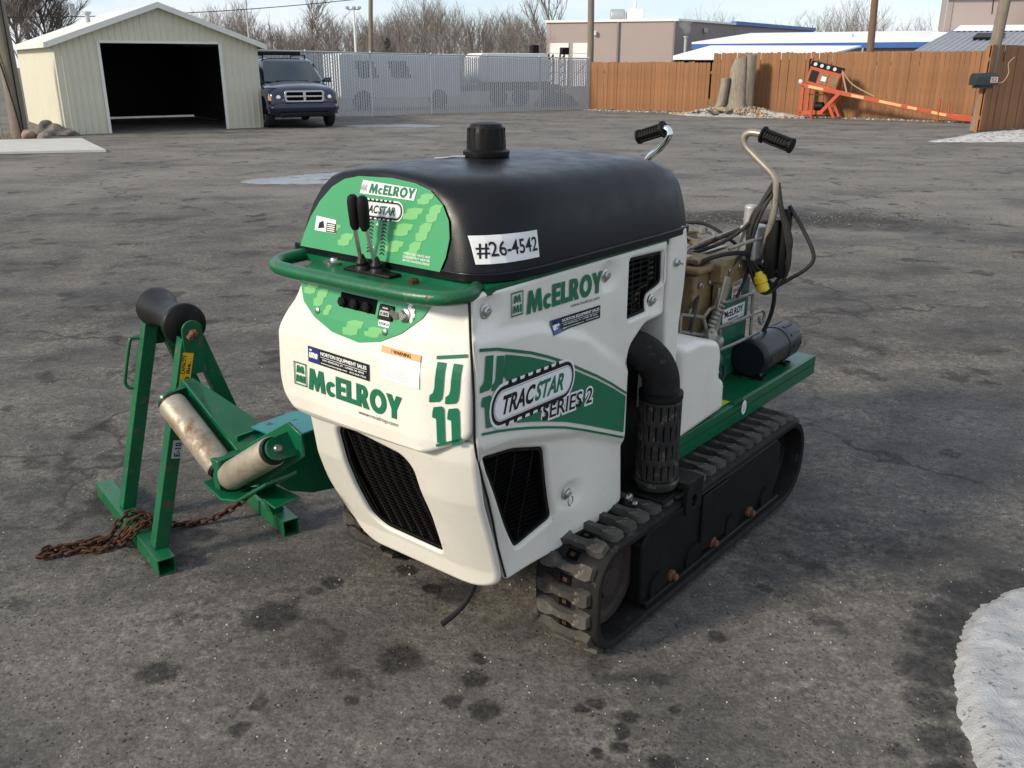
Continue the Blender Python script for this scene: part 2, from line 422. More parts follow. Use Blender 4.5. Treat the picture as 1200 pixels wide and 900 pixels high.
# ------------------------------------------------------------------ the yard
def asphalt():
    m, nt, b = base_mat('asphalt'); MATS['asphalt'] = m
    tc = N(nt, 'ShaderNodeTexCoord'); P = tc.outputs['Object']
    sx = N(nt, 'ShaderNodeSeparateXYZ'); L(nt, P, sx.inputs[0])
    mp = N(nt, 'ShaderNodeMapping'); mp.inputs['Rotation'].default_value = (0, 0, R(-28)); mp.inputs['Scale'].default_value = (.62, 1.0, 1)
    L(nt, P, mp.inputs['Vector']); PS = mp.outputs['Vector']
    big = noise_fac(nt, PS, .6, 7, .66, .40, .60)
    med = noise_fac(nt, PS, 2.2, 8, .70, .42, .62)
    col = mixc(nt, big, (.049, .0466, .0450), (.106, .098, .089))
    col = mixc(nt, math_(nt, 'MULTIPLY', med, .55), col, (.146, .134, .120))
    # old, bleached asphalt further off
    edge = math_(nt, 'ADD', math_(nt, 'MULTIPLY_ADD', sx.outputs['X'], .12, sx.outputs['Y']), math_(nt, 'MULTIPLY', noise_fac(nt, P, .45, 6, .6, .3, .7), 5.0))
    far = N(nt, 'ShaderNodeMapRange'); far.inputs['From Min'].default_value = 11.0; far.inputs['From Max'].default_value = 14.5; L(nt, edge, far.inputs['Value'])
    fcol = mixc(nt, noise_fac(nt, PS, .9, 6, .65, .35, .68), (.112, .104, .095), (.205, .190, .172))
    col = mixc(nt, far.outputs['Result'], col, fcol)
    # brown grit worked into the surface
    gr = noise_fac(nt, P, 1.5, 8, .72, .47, .60)
    grit = noise_fac(nt, P, 30, 5, .75, .40, .58)
    col = mixc(nt, math_(nt, 'MULTIPLY', math_(nt, 'MULTIPLY', gr, grit), .72), col, (.198, .176, .150))
    blot = noise_fac(nt, P, 2.6, 7, .62, .585, .64)
    col = mixc(nt, math_(nt, 'MULTIPLY', blot, .68), col, (.024, .0233, .0232))
    # pale scuffed flecks (drawn out)
    mp2 = N(nt, 'ShaderNodeMapping'); mp2.inputs['Scale'].default_value = (.9, 1.7, 1); L(nt, P, mp2.inputs['Vector'])
    fl = noise_fac(nt, mp2.outputs['Vector'], 3.4, 5, .65, .63, .70)
    fl2 = noise_fac(nt, P, .35, 3, .5, .45, .62)
    col = mixc(nt, math_(nt, 'MULTIPLY', math_(nt, 'MULTIPLY', fl, fl2), .55), col, (.17, .158, .145))
    # aggregate
    vo = N(nt, 'ShaderNodeTexVoronoi'); vo.inputs['Scale'].default_value = 115; L(nt, P, vo.inputs['Vector'])
    sc = N(nt, 'ShaderNodeSeparateColor'); L(nt, vo.outputs['Color'], sc.inputs['Color'])
    agg = math_(nt, 'MULTIPLY_ADD', sc.outputs['Red'], .36, .82)
    fine = noise_fac(nt, P, 85, 7, .78, .33, .67); fine2 = noise_fac(nt, P, 22, 6, .75, .35, .65)
    agg = math_(nt, 'MULTIPLY', agg, math_(nt, 'MULTIPLY', math_(nt, 'MULTIPLY_ADD', fine, .62, .70), math_(nt, 'MULTIPLY_ADD', fine2, .50, .76)))
    hs = N(nt, 'ShaderNodeHueSaturation'); L(nt, agg, hs.inputs['Value']); L(nt, col, hs.inputs['Color']); col = hs.outputs['Color']
    ws = math_(nt, 'MULTIPLY', math_(nt, 'GREATER_THAN', sc.outputs['Green'], .993), math_(nt, 'LESS_THAN', vo.outputs['Distance'], .42))
    col = mixc(nt, math_(nt, 'MULTIPLY', ws, .6), col, (.34, .32, .29))
    pit = math_(nt, 'MULTIPLY', math_(nt, 'LESS_THAN', sc.outputs['Blue'], .035), math_(nt, 'LESS_THAN', vo.outputs['Distance'], math_(nt, 'MULTIPLY', sc.outputs['Red'], .6)))
    col = mixc(nt, math_(nt, 'MULTIPLY', pit, .8), col, (.012, .012, .012))
    # cracks
    nz = N(nt, 'ShaderNodeTexNoise'); nz.inputs['Scale'].default_value = 3.0; nz.inputs['Detail'].default_value = 6; L(nt, P, nz.inputs['Vector'])
    ad = N(nt, 'ShaderNodeMixRGB', blend_type='ADD'); ad.inputs['Fac'].default_value = .55; L(nt, P, ad.inputs[1]); L(nt, nz.outputs['Color'], ad.inputs[2])
    cv = N(nt, 'ShaderNodeTexVoronoi', feature='DISTANCE_TO_EDGE'); cv.inputs['Scale'].default_value = .42; L(nt, ad.outputs[0], cv.inputs['Vector'])
    cr = N(nt, 'ShaderNodeMapRange'); cr.inputs['From Min'].default_value = .011; cr.inputs['From Max'].default_value = .001; L(nt, cv.outputs['Distance'], cr.inputs['Value'])
    cm = math_(nt, 'MULTIPLY', cr.outputs['Result'], noise_fac(nt, P, .6, 3, .5, .42, .54))
    col = mixc(nt, math_(nt, 'MULTIPLY', cm, .6), col, (.016, .015, .014))
    # oil and water stains: noisy blots at given places
    nd = N(nt, 'ShaderNodeTexNoise'); nd.inputs['Scale'].default_value = 16; nd.inputs['Detail'].default_value = 4; L(nt, P, nd.inputs['Vector'])
    dis = N(nt, 'ShaderNodeVectorMath', operation='MULTIPLY_ADD'); dis.inputs[1].default_value = (.07, .07, 0); L(nt, nd.outputs['Color'], dis.inputs[0]); L(nt, P, dis.inputs[2])
    stain = None
    for x, y, r in STAINS:
        d = N(nt, 'ShaderNodeVectorMath', operation='DISTANCE'); L(nt, dis.outputs[0], d.inputs[0]); d.inputs[1].default_value = (x + .035, y + .035, 0)
        mr = N(nt, 'ShaderNodeMapRange'); mr.inputs['From Min'].default_value = r * 1.12; mr.inputs['From Max'].default_value = r * .72; L(nt, d.outputs['Value'], mr.inputs['Value'])
        stain = mr.outputs['Result'] if stain is None else math_(nt, 'MAXIMUM', stain, mr.outputs['Result'])
    stk = math_(nt, 'MULTIPLY', stain, math_(nt, 'MULTIPLY_ADD', grit, -.25, .80))
    col = mixc(nt, stk, col, (.0085, .0082, .0082))
    # damp patches
    damp = noise_fac(nt, PS, .8, 6, .62, .55, .64)
    col = mixc(nt, math_(nt, 'MULTIPLY', damp, .45), col, (.022, .022, .024))
    # crumbled, tarry seam across the yard behind the machine
    rx = math_(nt, 'DIVIDE', math_(nt, 'SUBTRACT', sx.outputs['X'], 3.1), 2.3)
    ry = math_(nt, 'DIVIDE', math_(nt, 'SUBTRACT', math_(nt, 'MULTIPLY_ADD', sx.outputs['X'], .18, sx.outputs['Y']), 10.75), .75)
    rr = math_(nt, 'ADD', math_(nt, 'MULTIPLY', rx, rx), math_(nt, 'MULTIPLY', ry, ry))
    rr = math_(nt, 'ADD', rr, math_(nt, 'MULTIPLY', noise_fac(nt, P, 1.6, 6, .65, .3, .7), 1.1))
    rm = N(nt, 'ShaderNodeMapRange'); rm.inputs['From Min'].default_value = 1.5; rm.inputs['From Max'].default_value = .7; L(nt, rr, rm.inputs['Value'])
    rub = mixc(nt, noise_fac(nt, P, 16, 5, .7, .42, .62), (.020, .019, .019), (.075, .068, .06))
    col = mixc(nt, math_(nt, 'MULTIPLY', rm.outputs['Result'], .9), col, rub)
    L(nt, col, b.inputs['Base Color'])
    ro = math_(nt, 'SUBTRACT', .86, math_(nt, 'MULTIPLY', math_(nt, 'MAXIMUM', damp, stain), .22)); L(nt, ro, b.inputs['Roughness'])
    b.inputs['Specular IOR Level'].default_value = .18
    h = math_(nt, 'ADD', math_(nt, 'MULTIPLY', vo.outputs['Distance'], -.35), grit)
    h = math_(nt, 'ADD', h, math_(nt, 'MULTIPLY', med, .6)); h = math_(nt, 'SUBTRACT', h, math_(nt, 'MULTIPLY', cm, 1.5))
    bump(nt, b, h, .42, .0035)
STAINS = [(-0.331, 2.238, 0.079), (-0.757, 2.456, 0.084), (-0.069, 2.015, 0.05), (-0.109, 2.148, 0.041), (-0.101, 2.246, 0.034), (-0.366, 2.733, 0.04), (-0.262, 2.614, 0.033), (-0.722, 1.938, 0.032), (-0.604, 2.651, 0.035), (-0.658, 2.604, 0.028), (-0.688, 2.039, 0.03), (-0.446, 2.056, 0.027), (-0.164, 2.049, 0.031), (0.309, 1.987, 0.036), (0.233, 2.039, 0.027), (0.185, 2.021, 0.023), (0.286, 1.932, 0.026), (0.439, 2.011, 0.02), (0.384, 1.815, 0.042), (0.273, 1.875, 0.029), (-0.294, 2.897, 0.044), (0.216, 1.845, 0.02), (-1.141, 2.979, 0.053), (0.839, 2.614, 0.024), (-1.02, 2.18, .06), (.62, 2.35, .03), (1.68, 2.66, .10), (1.52, 2.58, .10), (1.38, 2.46, .10), (1.28, 2.32, .09), (1.20, 2.18, .09), (1.15, 2.04, .08), (1.11, 1.90, .07), (1.08, 1.76, .07)]
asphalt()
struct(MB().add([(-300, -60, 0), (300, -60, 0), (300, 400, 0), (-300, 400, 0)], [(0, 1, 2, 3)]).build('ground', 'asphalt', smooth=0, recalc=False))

mat('snow', (.44, .445, .455), (.24, .24, .245), 7, .5, .85, wear=(.10, .095, .09), wear_scale=40, wear_lo=.58, wear_hi=.68, bmp=.6, bscale=130, bdist=.008)
mat('thin_ice', (.30, .315, .34), (.17, .175, .185), 2.5, .5, .30, wear=(.13, .125, .12), wear_scale=3, wear_lo=.56, wear_hi=.66, bmp=.2, bscale=20)
mat('dirty_snow', (.62, .62, .62), (.34, .32, .29), 6, .5, .8, wear=(.17, .14, .11), wear_scale=9, wear_lo=.52, wear_hi=.62, bmp=.7, bscale=30, bdist=.03)
mat('concrete', (.52, .51, .48), (.42, .41, .38), 3, .5, .85, bmp=.2, bscale=60)
mat('stone', (.20, .17, .145), (.12, .105, .095), 5, .5, .85, bmp=.6, bscale=14, bdist=.03, objrand=.5)
def mound(name, outline, hgt, edge, m, label, cat, step=.05, rough=.012, nsc=9, z0=.003):
    P = dense(smooth_poly(outline, 4), step)
    bm = bmesh.new(); vv = [bm.verts.new((x, y, 0)) for x, y in P]
    for t in tessellate_polygon([[Vector((x, y, 0)) for x, y in P]]):
        try: bm.faces.new([vv[i] for i in t])
        except ValueError: pass
    cutgrid(bm, step)
    bnd = [v.co.copy() for v in bm.verts if v.is_boundary]
    for v in bm.verts:
        d = 0 if v.is_boundary else min((v.co - q).length for q in bnd)
        k = ss(0, edge, d)
        v.co.z = z0 + hgt * k + rough * k * (noise.noise(v.co * nsc) + .6 * noise.noise(v.co * nsc * 3))
        if v.is_boundary:
            n2 = noise.noise_vector(v.co * 11); n3 = noise.noise_vector(v.co * 34); v.co.x += n2.x * step * 1.0 + n3.x * step * .8; v.co.y += n2.y * step * 1.0 + n3.y * step * .8; v.co.z = -.004
    bm.verts.index_update(); mb = MB().add([v.co for v in bm.verts], [tuple(v.index for v in f.verts) for f in bm.faces]); bm.free()
    return tag(mb.build(name, m, smooth=60), label, cat)
def smooth_poly(P, k): return [(v.x, v.y) for v in smooth_path([(x, y, 0) for x, y in P], k, True)]
mound('snow_patch', [(1.71, 2.62), (1.56, 2.54), (1.44, 2.44), (1.34, 2.31), (1.27, 2.17), (1.22, 2.06), (1.19, 1.95), (1.16, 1.84), (1.13, 1.70), (1.16, 1.4), (1.6, 1.25), (2.1, 1.6), (2.3, 2.2), (2.05, 2.6)], .034, .05, 'snow', 'thick patch of rough old snow in the near right corner of the yard', 'snow', .022, .012, 14)
mound('ice_patch', [(-4.08, 13.74), (-3.6, 14.3), (-2.79, 14.9), (-2.1, 15.0), (-1.6, 14.7), (-2.0, 14.0), (-2.5, 13.54), (-3.1, 13.34), (-3.74, 13.4)], .006, .3, 'thin_ice', 'thin sheet of ice on the asphalt between the machine and the garage', 'ice', .12, .003, 3)
mound('snow_patch', [(-4.6, 26.7), (-3.6, 27.2), (-2.6, 27.1), (-1.9, 26.3), (-2.6, 25.8), (-3.3, 26.0), (-4.4, 26.0)], .006, .4, 'thin_ice', 'wet icy streak on the ground beside the dark blue car', 'ice', .16, .003, 3)
mound('snow_patch', [(9.3, 20.9), (10.5, 22.2), (11.6, 23.5), (12.6, 24.3), (15.5, 26.0), (16.3, 25.0), (14, 22.0), (12.2, 21.1), (10.6, 20.8)], .05, .6, 'dirty_snow', 'dirty snow and grit strip along the foot of the right-hand fence', 'snow', .16, .035, 3)
mound('chip_pile', [(5.6, 32.3), (6.4, 31.2), (7.6, 30.5), (8.8, 30.2), (9.5, 30.4), (9.6, 31.0), (8.8, 31.7), (7.6, 32.5), (6.5, 33.2)], .34, 1.5, 'dirty_snow', 'low heap of wood chips and old snow around the tree stump', 'wood chips', .14, .09, 4)
tag(MB().prism([(-10.6, 17.75), (-7.97, 18.28), (-9.75, 21.2), (-12.2, 20.5)], (0, 0, .002), (1, 0, 0), (0, 1, 0), (0, 0, .06)).build('concrete_slab', 'concrete', bevel=.01), 'pale flat concrete slab in front of the garage corner and wooden pole', 'slab')
random.seed(5)
def rock(loc, s, label, col='stone'):
    bm = bmesh.new(); bmesh.ops.create_icosphere(bm, subdivisions=3, radius=1)
    off = Vector((random.random() * 50, random.random() * 50, 0))
    for v in bm.verts:
        k = 1 + .42 * noise.noise(v.co * 1.1 + off) + .12 * noise.noise(v.co * 3.5 + off); k *= 1 - .25 * max(0, v.co.dot(Vector((.5, -.6, .62))) - .55) - .25 * max(0, v.co.dot(Vector((-.8, -.4, .45))) - .5)
        v.co = Vector((v.co.x * s[0] * k, v.co.y * s[1] * k, max(-.25, v.co.z) * s[2] * k))
    me = bpy.data.meshes.new('rock'); bm.to_mesh(me); bm.free(); me.materials.append(MATS[col])
    me.polygons.foreach_set('use_smooth', [True] * len(me.polygons)); me.set_sharp_from_angle(angle=R(32))
    o = bpy.data.objects.new('rock', me); COL.objects.link(o); o.location = (loc[0], loc[1], s[2] * .18); o.rotation_euler = (0, 0, random.random() * 6)
    return tag(o, label, 'rock', 'rocks between the wooden pole and the garage')
mat('stone_pink', (.34, .22, .17), (.24, .17, .14), 5, .5, .85, bmp=.6, bscale=14, bdist=.03)
rock((-11.35, 22.0), (.19, .16, .16), 'pinkish boulder right of the thick wooden pole, in front of the other rocks', 'stone_pink')
rock((-10.98, 21.95), (.18, .16, .13), 'small grey rock nearest the concrete slab')
rock((-11.25, 23.0), (.38, .27, .20), 'broad dark rock lying against the garage wall')
rock((-11.62, 23.4), (.32, .25, .27), 'tallest grey rock between the thick wooden pole and the garage')
rock((-10.8, 22.7), (.26, .22, .16), 'low flat rock at the garage corner')
# loose pebbles
def scatter(name, n, fn, smin, smax, m, seed):
    random.seed(seed); mb = MB()
    for _ in range(n):
        x, y = fn(); s = random.uniform(smin, smax) * random.uniform(.5, 1); a = random.random() * 6.28
        vs = []
        for k in range(5):
            t = a + k * 1.2566 + random.uniform(-.35, .35); vs.append((x + s * random.uniform(.6, 1.1) * math.cos(t), y + s * random.uniform(.6, 1.1) * math.sin(t), 0))
        vs += [(x + (p[0] - x) * .6, y + (p[1] - y) * .6, s * random.uniform(.5, .9)) for p in vs[:5]]
        mb.add(vs, [(k, (k + 1) % 5, 5 + (k + 1) % 5, 5 + k) for k in range(5)] + [(5, 6, 7, 8, 9)], random.choice((0, 0, 1, 2)))
    o = mb.build(name, m, smooth=0, recalc=False, kind='stuff'); return o
mat('pebble_light', (.42, .39, .35), None, rough=.9); mat('pebble_mid', (.17, .15, .13), None, rough=.9); mat('pebble_dark', (.045, .042, .04), None, rough=.9)
def near_spot():
    y = 1.6 * math.exp(random.random() * 1.75); return random.uniform(-.62, .62) * y * 1.05, y
tag(scatter('loose_gravel', 2600, near_spot, .0015, .0055, ['pebble_mid', 'pebble_dark', 'pebble_light'], 2), 'fine loose grit and pebbles scattered over the asphalt', 'gravel')
def rub_spot():
    x = 2.9 + random.gauss(0, 1.1); return x, 10.62 - .10 * x + random.gauss(0, .28) + .25 * math.sin(x * 1.7)
tag(scatter('crumbled_asphalt', 800, rub_spot, .005, .020, ['pebble_dark', 'pebble_mid', 'pebble_dark'], 3), 'crumbled dark asphalt and stones along the seam behind the machine', 'rubble')
def chip_spot():
    a = random.random() * 6.28; r = math.sqrt(random.random()); x = 7.55 + 2.1 * r * math.cos(a); return x, 31.55 - .62 * (x - 7.55) + .85 * r * math.sin(a)
mat('chip_tan', (.36, .24, .14), None, rough=.9)
o = scatter('wood_chips', 900, chip_spot, .03, .09, ['chip_tan', 'pebble_mid', 'pebble_light'], 4)
for v in o.data.vertices:
    v.co.z += .30 * ss(1.15, .1, math.hypot((v.co.x - 7.5) / 1.9, (v.co.y - 31.7) / 1.3))
tag(o, 'loose wood chips strewn over the heap by the stump', 'wood chips')
def foot_spot():
    t = random.random(); return 2.99 + 10.8 * t + random.uniform(-.35, .0), 35.9 - 7.75 * t + random.uniform(-.55, 0)
tag(scatter('fence_litter', 1500, foot_spot, .015, .07, ['pebble_mid', 'pebble_light', 'chip_tan'], 9), 'leaf litter and grit along the foot of the wooden fence', 'litter')
# ------------------------------------------------------------------ pipe fusion machine (local axes: x rearwards, y to its far side, z up)
A2 = (.6332, .774); MZ = math.atan2(A2[1], A2[0]); MO = (.2922, 2.2476, 0)
VC = .53
mach = thing('pipe_fusion_machine', 'cream and green tracked pipe fusion machine with a black hood and rubber tracks', 'machine', MO, MZ)
DIMP = [(-.382, 1.106), (.12, 1.104), (-.021, .493), (.372, .985)]
def band_top(u): return tab([(-.47, 1.055), (-.2, 1.03), (0, .96), (.24, .80)], u)
def band_bot(u): return tab([(-.47, .785), (-.3, .765), (0, .69), (.24, .585)], u)
def S(u, z, dimp=True):
    v = .132 + .075 * ss(.78, .32, z) * ss(.12, -.28, u)
    v -= .014 * ss(band_top(u) + .02, band_top(u) - .015, z) * ss(band_bot(u) - .03, band_bot(u) + .005, z)
    if dimp:
        for du, dz in DIMP:
            r = math.hypot(u - du, z - dz)
            if r < .06: v += .016 * ss(.052, .014, r)
    return v
UFL = [(.26, -.285), (.33, -.305), (.45, -.36), (.6, -.43), (.74, -.478), (.80, -.49)]
def FL(v, z):
    hw = .41 - .075 * ss(.78, .30, z); d = abs(v - VC)
    return tab(UFL, z) + .036 * max(0, (d - (hw - .15)) / .15) ** 2
UFU = [(.745, -.498), (.765, -.512), (.80, -.516), (.97, -.508), (1.04, -.492), (1.10, -.472), (1.16, -.455)]
def FU(v, z):
    d = abs(v - VC); k = ss(1.16, 1.06, z)
    return tab(UFU, z) + (.012 + .035 * k) * max(0, min(1.15, (d - .285) / .125))
def HF(z): return -.385 + .2 * (z - 1.17)
def M_side(p, q, h): return (p, S(p, q) - h, q)
FARS = 2 * VC - .09      # the far side stands closer in
def M_far(p, q, h): return (p, FARS - S(p, q, False) + h, q)
def M_low(p, q, h): return (FL(p, q) - h, p, q)
def M_up(p, q, h): return (FU(p, q) - h, p, q)
def M_hf(p, q, h): return (HF(q) - h, p, q)

G_LOW = roundpoly([(-.415, .745), (-.29, .728), (-.151, .685), (-.075, .435), (-.20, .378)], .02)
G_UP = roundpoly([(.226, 1.134), (.412, 1.128), (.417, 1.035), (.352, 1.0), (.343, .958), (.226, .955)], .012)
P_SIDE = roundpoly([(-.444, 1.155), (-.448, 1.06), (-.449, .80), (-.404, .688), (-.326, .53), (-.234, .288), (-.03, .325), (.236, .378), (.222, .572), (.222, .795), (.246, .874), (.324, .925), (.43, .93), (.428, 1.11), (.435, 1.160)], .018)
mb = sheet(MB(), P_SIDE, [G_LOW, G_UP], M_side, .012, .035, .018)
side = mb.build('side_panel', 'cream_plastic', mach, smooth=50)
P_FAR = roundpoly([(-.20, 1.155), (-.20, .80), (-.19, .53), (-.16, .335), (-.03, .345), (.236, .378), (.222, .795), (.246, .874), (.324, .925), (.43, .93), (.435, 1.160)], .018)
G_LOWF = roundpoly([(-.16, .70), (-.05, .68), (-.02, .45), (-.13, .41)], .02)
mb = sheet(MB(), P_FAR, [G_LOWF, G_UP], M_far, .012, .035, .03)
far_side = mb.build('side_panel', 'cream_plastic', mach, smooth=50)
def grille(poly, M, dq, bh, dp, bw, dep=.018, ax=1, skip=0):
    mb = MB(); qs = [p[1] for p in poly]; q = min(qs) + dq
    while q < max(qs) - dq * .5:
        xs = inpoly_span(poly, q)
        if len(xs) >= 2:
            a, b = xs[0] - .006, xs[-1] + .006; k = 6
            top = [M(a + (b - a) * i / k, q + bh / 2, -dep) for i in range(k + 1)]; bot = [M(a + (b - a) * i / k, q - bh / 2, -dep - .010) for i in range(k + 1)]
            bt = [M(a + (b - a) * i / k, q + bh / 2, -dep - .012) for i in range(k + 1)]
            mb.loft([top, bot, bt], closed=False, caps=False)
        q += dq
    ps = [p[0] for p in poly]; p = min(ps) + dp
    while p < max(ps) - dp * .4:
        xs = inpoly_span(poly, p, 0)
        for a, b in zip(xs[0::2], xs[1::2]):
            k = 8
            l = [M(p - bw / 2, a + (b - a) * i / k, -dep + .001) for i in range(k + 1)]; r_ = [M(p + bw / 2, a + (b - a) * i / k, -dep + .001) for i in range(k + 1)]
            mb.loft([l, r_], closed=False, caps=False)
        p += dp
    # frame lip
    P = dense(ccw(poly), .02); inn = inset(P, .010)
    mb.loft([[M(x, y, -dep + .006) for x, y in P], [M(x, y, -dep + .006) for x, y in inn], [M(x, y, -dep - .012) for x, y in inn]], closed=True, caps=False)
    # backing plate
    d = Decal(M, .04); d.poly(poly, 'black_void', -.052); o = len(mb.v); mb.v += d.mb.v; mb.f += [tuple(i + o for i in f) for f in d.mb.f]; mb.m += [1] * len(d.mb.f)
    return mb
grille(G_LOW, M_side, .0148, .0085, .075, .004).build('grille', ['black_plastic', 'black_void'], side, smooth=0, recalc=False)
grille(G_UP, M_side, .0165, .008, .042, .005).build('grille', ['black_plastic', 'black_void'], side, smooth=0, recalc=False)
grille(G_LOWF, M_far, .0148, .0085, .075, .004).build('grille', ['black_plastic', 'black_void'], far_side, smooth=0, recalc=False)
grille(G_UP, M_far, .0165, .008, .042, .005).build('grille', ['black_plastic', 'black_void'], far_side, smooth=0, recalc=False)
def bolt(u, z, parent, dep=.016):
    b = Vector(M_side(u, z, 0)); mb = MB()
    mb.lathe([(.019, 0), (.019, .004), (.016, .006)], b, (0, -1, 0), 18); mb.lathe([(.012, .006), (.0125, .011), (.009, .014)], b, (0, -1, 0), 12)
    mb.bar(b + Vector((-.008, -.015, -.002)), b + Vector((.008, -.015, .002)), .003, .003)
    return mb.build('bolt', 'zinc_bolt', parent)
for u, z in DIMP: bolt(u, z, side)
b = Vector(M_side(-.021, .493, 0)); MB().tube([b + Vector((.011 * math.cos(a), -.018, -.019 + .016 * math.sin(a))) for a in [i * math.pi / 6 for i in range(12)]], .0022, 5, closed=True).build('pull_ring', 'zinc_bolt', side)
seam = [(-.450, 1.145), (-.453, 1.06), (-.455, .92), (-.455, .81), (-.437, .755), (-.410, .688), (-.371, .61), (-.332, .53), (-.284, .42), (-.243, .31)]
MB().tube([(u - .002, S(u, z, False) - (.0 if z > .8 else .005), z) for u, z in seam], .0032, 8).build('seam_line', 'rubber_smooth', side)  # added dark tube drawing the shaded gap between front and side panels
# white rear column and the dark bay of the exhaust
P_COL = roundpoly([(.44, 1.182), (.535, 1.188), (.552, 1.12), (.545, 1.0), (.527, .88), (.52, .63), (.44, .60)], .012)
def M_col(p, q, h): return (p, .128 - h, q)
def M_colf(p, q, h): return (p, FARS - .128 + h, q)
colm = sheet(MB(), P_COL, [], M_col, .012, .09, .05).build('rear_column', 'cream_plastic', mach, smooth=50)
sheet(MB(), P_COL, [], M_colf, .012, .09, .05).build('rear_column', 'cream_plastic', mach, smooth=50)
b = Vector((.475, .126, 1.085)); MB().lathe([(.013, 0), (.013, .005), (.009, .010)], b, (0, -1, 0), 12).bar(b + Vector((-.006, -.011, 0)), b + Vector((.016, -.014, -.006)), .006, .005).build('latch', 'zinc_bolt', colm)
MB().prism([(-.20, .36), (-.38, .74), (-.38, 1.12), (.43, 1.12), (.43, .40)], (0, .25, 0), (1, 0, 0), (0, 0, 1), (0, .56, 0)).build('engine_bay', 'black_void', mach, smooth=0)
MB().box((.36, .245, .62), (.30, .01, .62)).box((.36, .2, .372), (.32, .13, .012)).build('exhaust_bay', 'black_plastic', mach)
# lower front panel
G_FR = roundpoly([(.612, .715), (.575, .738), (.36, .706), (.336, .673), (.342, .515), (.372, .352), (.606, .356), (.650, .39), (.650, .50)], .025)
P_LOW = roundpoly([(.118, .80), (.70, .80), (.715, .73), (.755, .60), (.79, .476), (.785, .37), (.745, .29), (.69, .258), (.274, .262), (.212, .285), (.186, .42), (.148, .62), (.126, .74)], .03)
front = sheet(MB(), P_LOW, [G_FR], M_low, .012, .012, .022).build('front_panel', 'cream_plastic', mach, smooth=50)
grille(G_FR, M_low, .0130, .0080, .042, .006, dep=.022).build('grille', ['black_plastic', 'black_void'], front, smooth=0, recalc=False)
# control console (upper front)
P_UP = roundpoly([(.124, .815), (.20, .775), (.245, .757), (.66, .738), (.725, .745), (.765, .79), (.782, .84), (.782, .985), (.755, 1.03), (.727, 1.065), (.70, 1.15), (.134, 1.15), (.132, 1.05), (.124, 1.03)], .022)
console = sheet(MB(), P_UP, [], M_up, .012, .010, .02).build('control_console', 'cream_plastic', mach, smooth=50)
mb = MB().prism([(-.40, .17), (-.42, .26), (-.42, .66), (-.36, .70), (-.25, .74), (-.25, .17)], (0, 0, .78), (1, 0, 0), (0, 1, 0), (0, 0, .355))
mb.build('console_core', 'black_plastic', mach)
# green deck plate under the levers, bar, levers
MB().prism([(-.46, .19), (-.475, .26), (-.475, .66), (-.455, .70), (-.33, .80), (-.28, .82), (-.28, .17)], (0, 0, 1.143), (1, 0, 0), (0, 1, 0), (0, 0, .008)).build('top_plate', 'green_paint', mach, bevel=.003)
pts = smooth_path([(-.36, .19, 1.150), (-.41, .155, 1.156), (-.455, .142, 1.157), (-.50, .165, 1.156), (-.522, .225, 1.155), (-.53, .32, 1.155), (-.535, .5, 1.155), (-.533, .66, 1.155), (-.522, .735, 1.155), (-.485, .780, 1.156), (-.43, .797, 1.157), (-.36, .80, 1.157), (-.30, .79, 1.155)], 6)
MB().tube(pts, .0180, 14).build('hand_rail', 'green_worn', mach, smooth=60)
for (v0, v1) in ((.532, .524), (.478, .488)):
    o = MB().tube([(-.412, v0, 1.16), (-.43, (v0 + v1) / 2, 1.25), (-.435, v1, 1.30)], .0055, 8).build('lever', 'zinc_bolt', mach)
    MB().lathe([(.008, 0), (.0125, .010), (.0145, .05), (.0145, .072), (.012, .082), (.006, .087)], (-.433, v1 + .0015, 1.262), (-.05, (v1 - v0) * .3, 1), 14).build('lever_grip', 'black_plastic', o)
    MB().lathe([(.022, 0), (.021, .010), (.015, .018), (.016, .026), (.010, .036), (.007, .045)], (-.409, v0, 1.151), (-.12, 0, 1), 14).build('lever_boot', 'rubber_smooth', o)
MB().box((-.395, .50, 1.150), (.07, .17, .018)).build('lever_plate', 'black_plastic', mach, bevel=.003)
MB().lathe([(.03, 0), (.032, .006), (.014, .008), (.012, .014)], (-.385, .67, 1.151), n=20).build('filler_ring', 'zinc_bolt', mach)
MB().lathe([(.013, 0), (.013, .008), (.008, .012)], (-.42, .34, 1.151), n=6).build('bolt', 'rust', mach)

# hood: sections across, lofted rearwards
HSEC = [(.400, 1.165), (.397, 1.21), (.388, 1.275), (.374, 1.332), (.354, 1.368), (.320, 1.388), (.25, 1.396), (.12, 1.402), (0, 1.404)]
HSEF = [(.400, 1.165), (.392, 1.205), (.372, 1.255), (.344, 1.305), (.305, 1.347), (.258, 1.374), (.195, 1.389), (.10, 1.398), (0, 1.401)]
def hsec(u, k=1.):
    """half section at u: rounder at the nose and on the far side, squarer on the near side"""
    t = k * ss(-.385, -.20, u); return [(a + (c - a) * t, z + (y - z) * t) for (a, z), (c, y) in zip(HSEF, HSEC)]
def hood_ring(u, sw, ztop, rake, n=1):
    kf = min(sw, tab([(-.383, .715), (-.34, .74), (-.2, .775), (.6, .775)], u))
    full = [(-a * sw, z) for a, z in hsec(u)] + [(a * kf, z) for a, z in reversed(hsec(u, .35)[:-1])]
    return [(u + rake * (z - 1.165) * ztop, VC + a, 1.165 + (z - 1.165) * ztop) for a, z in full]
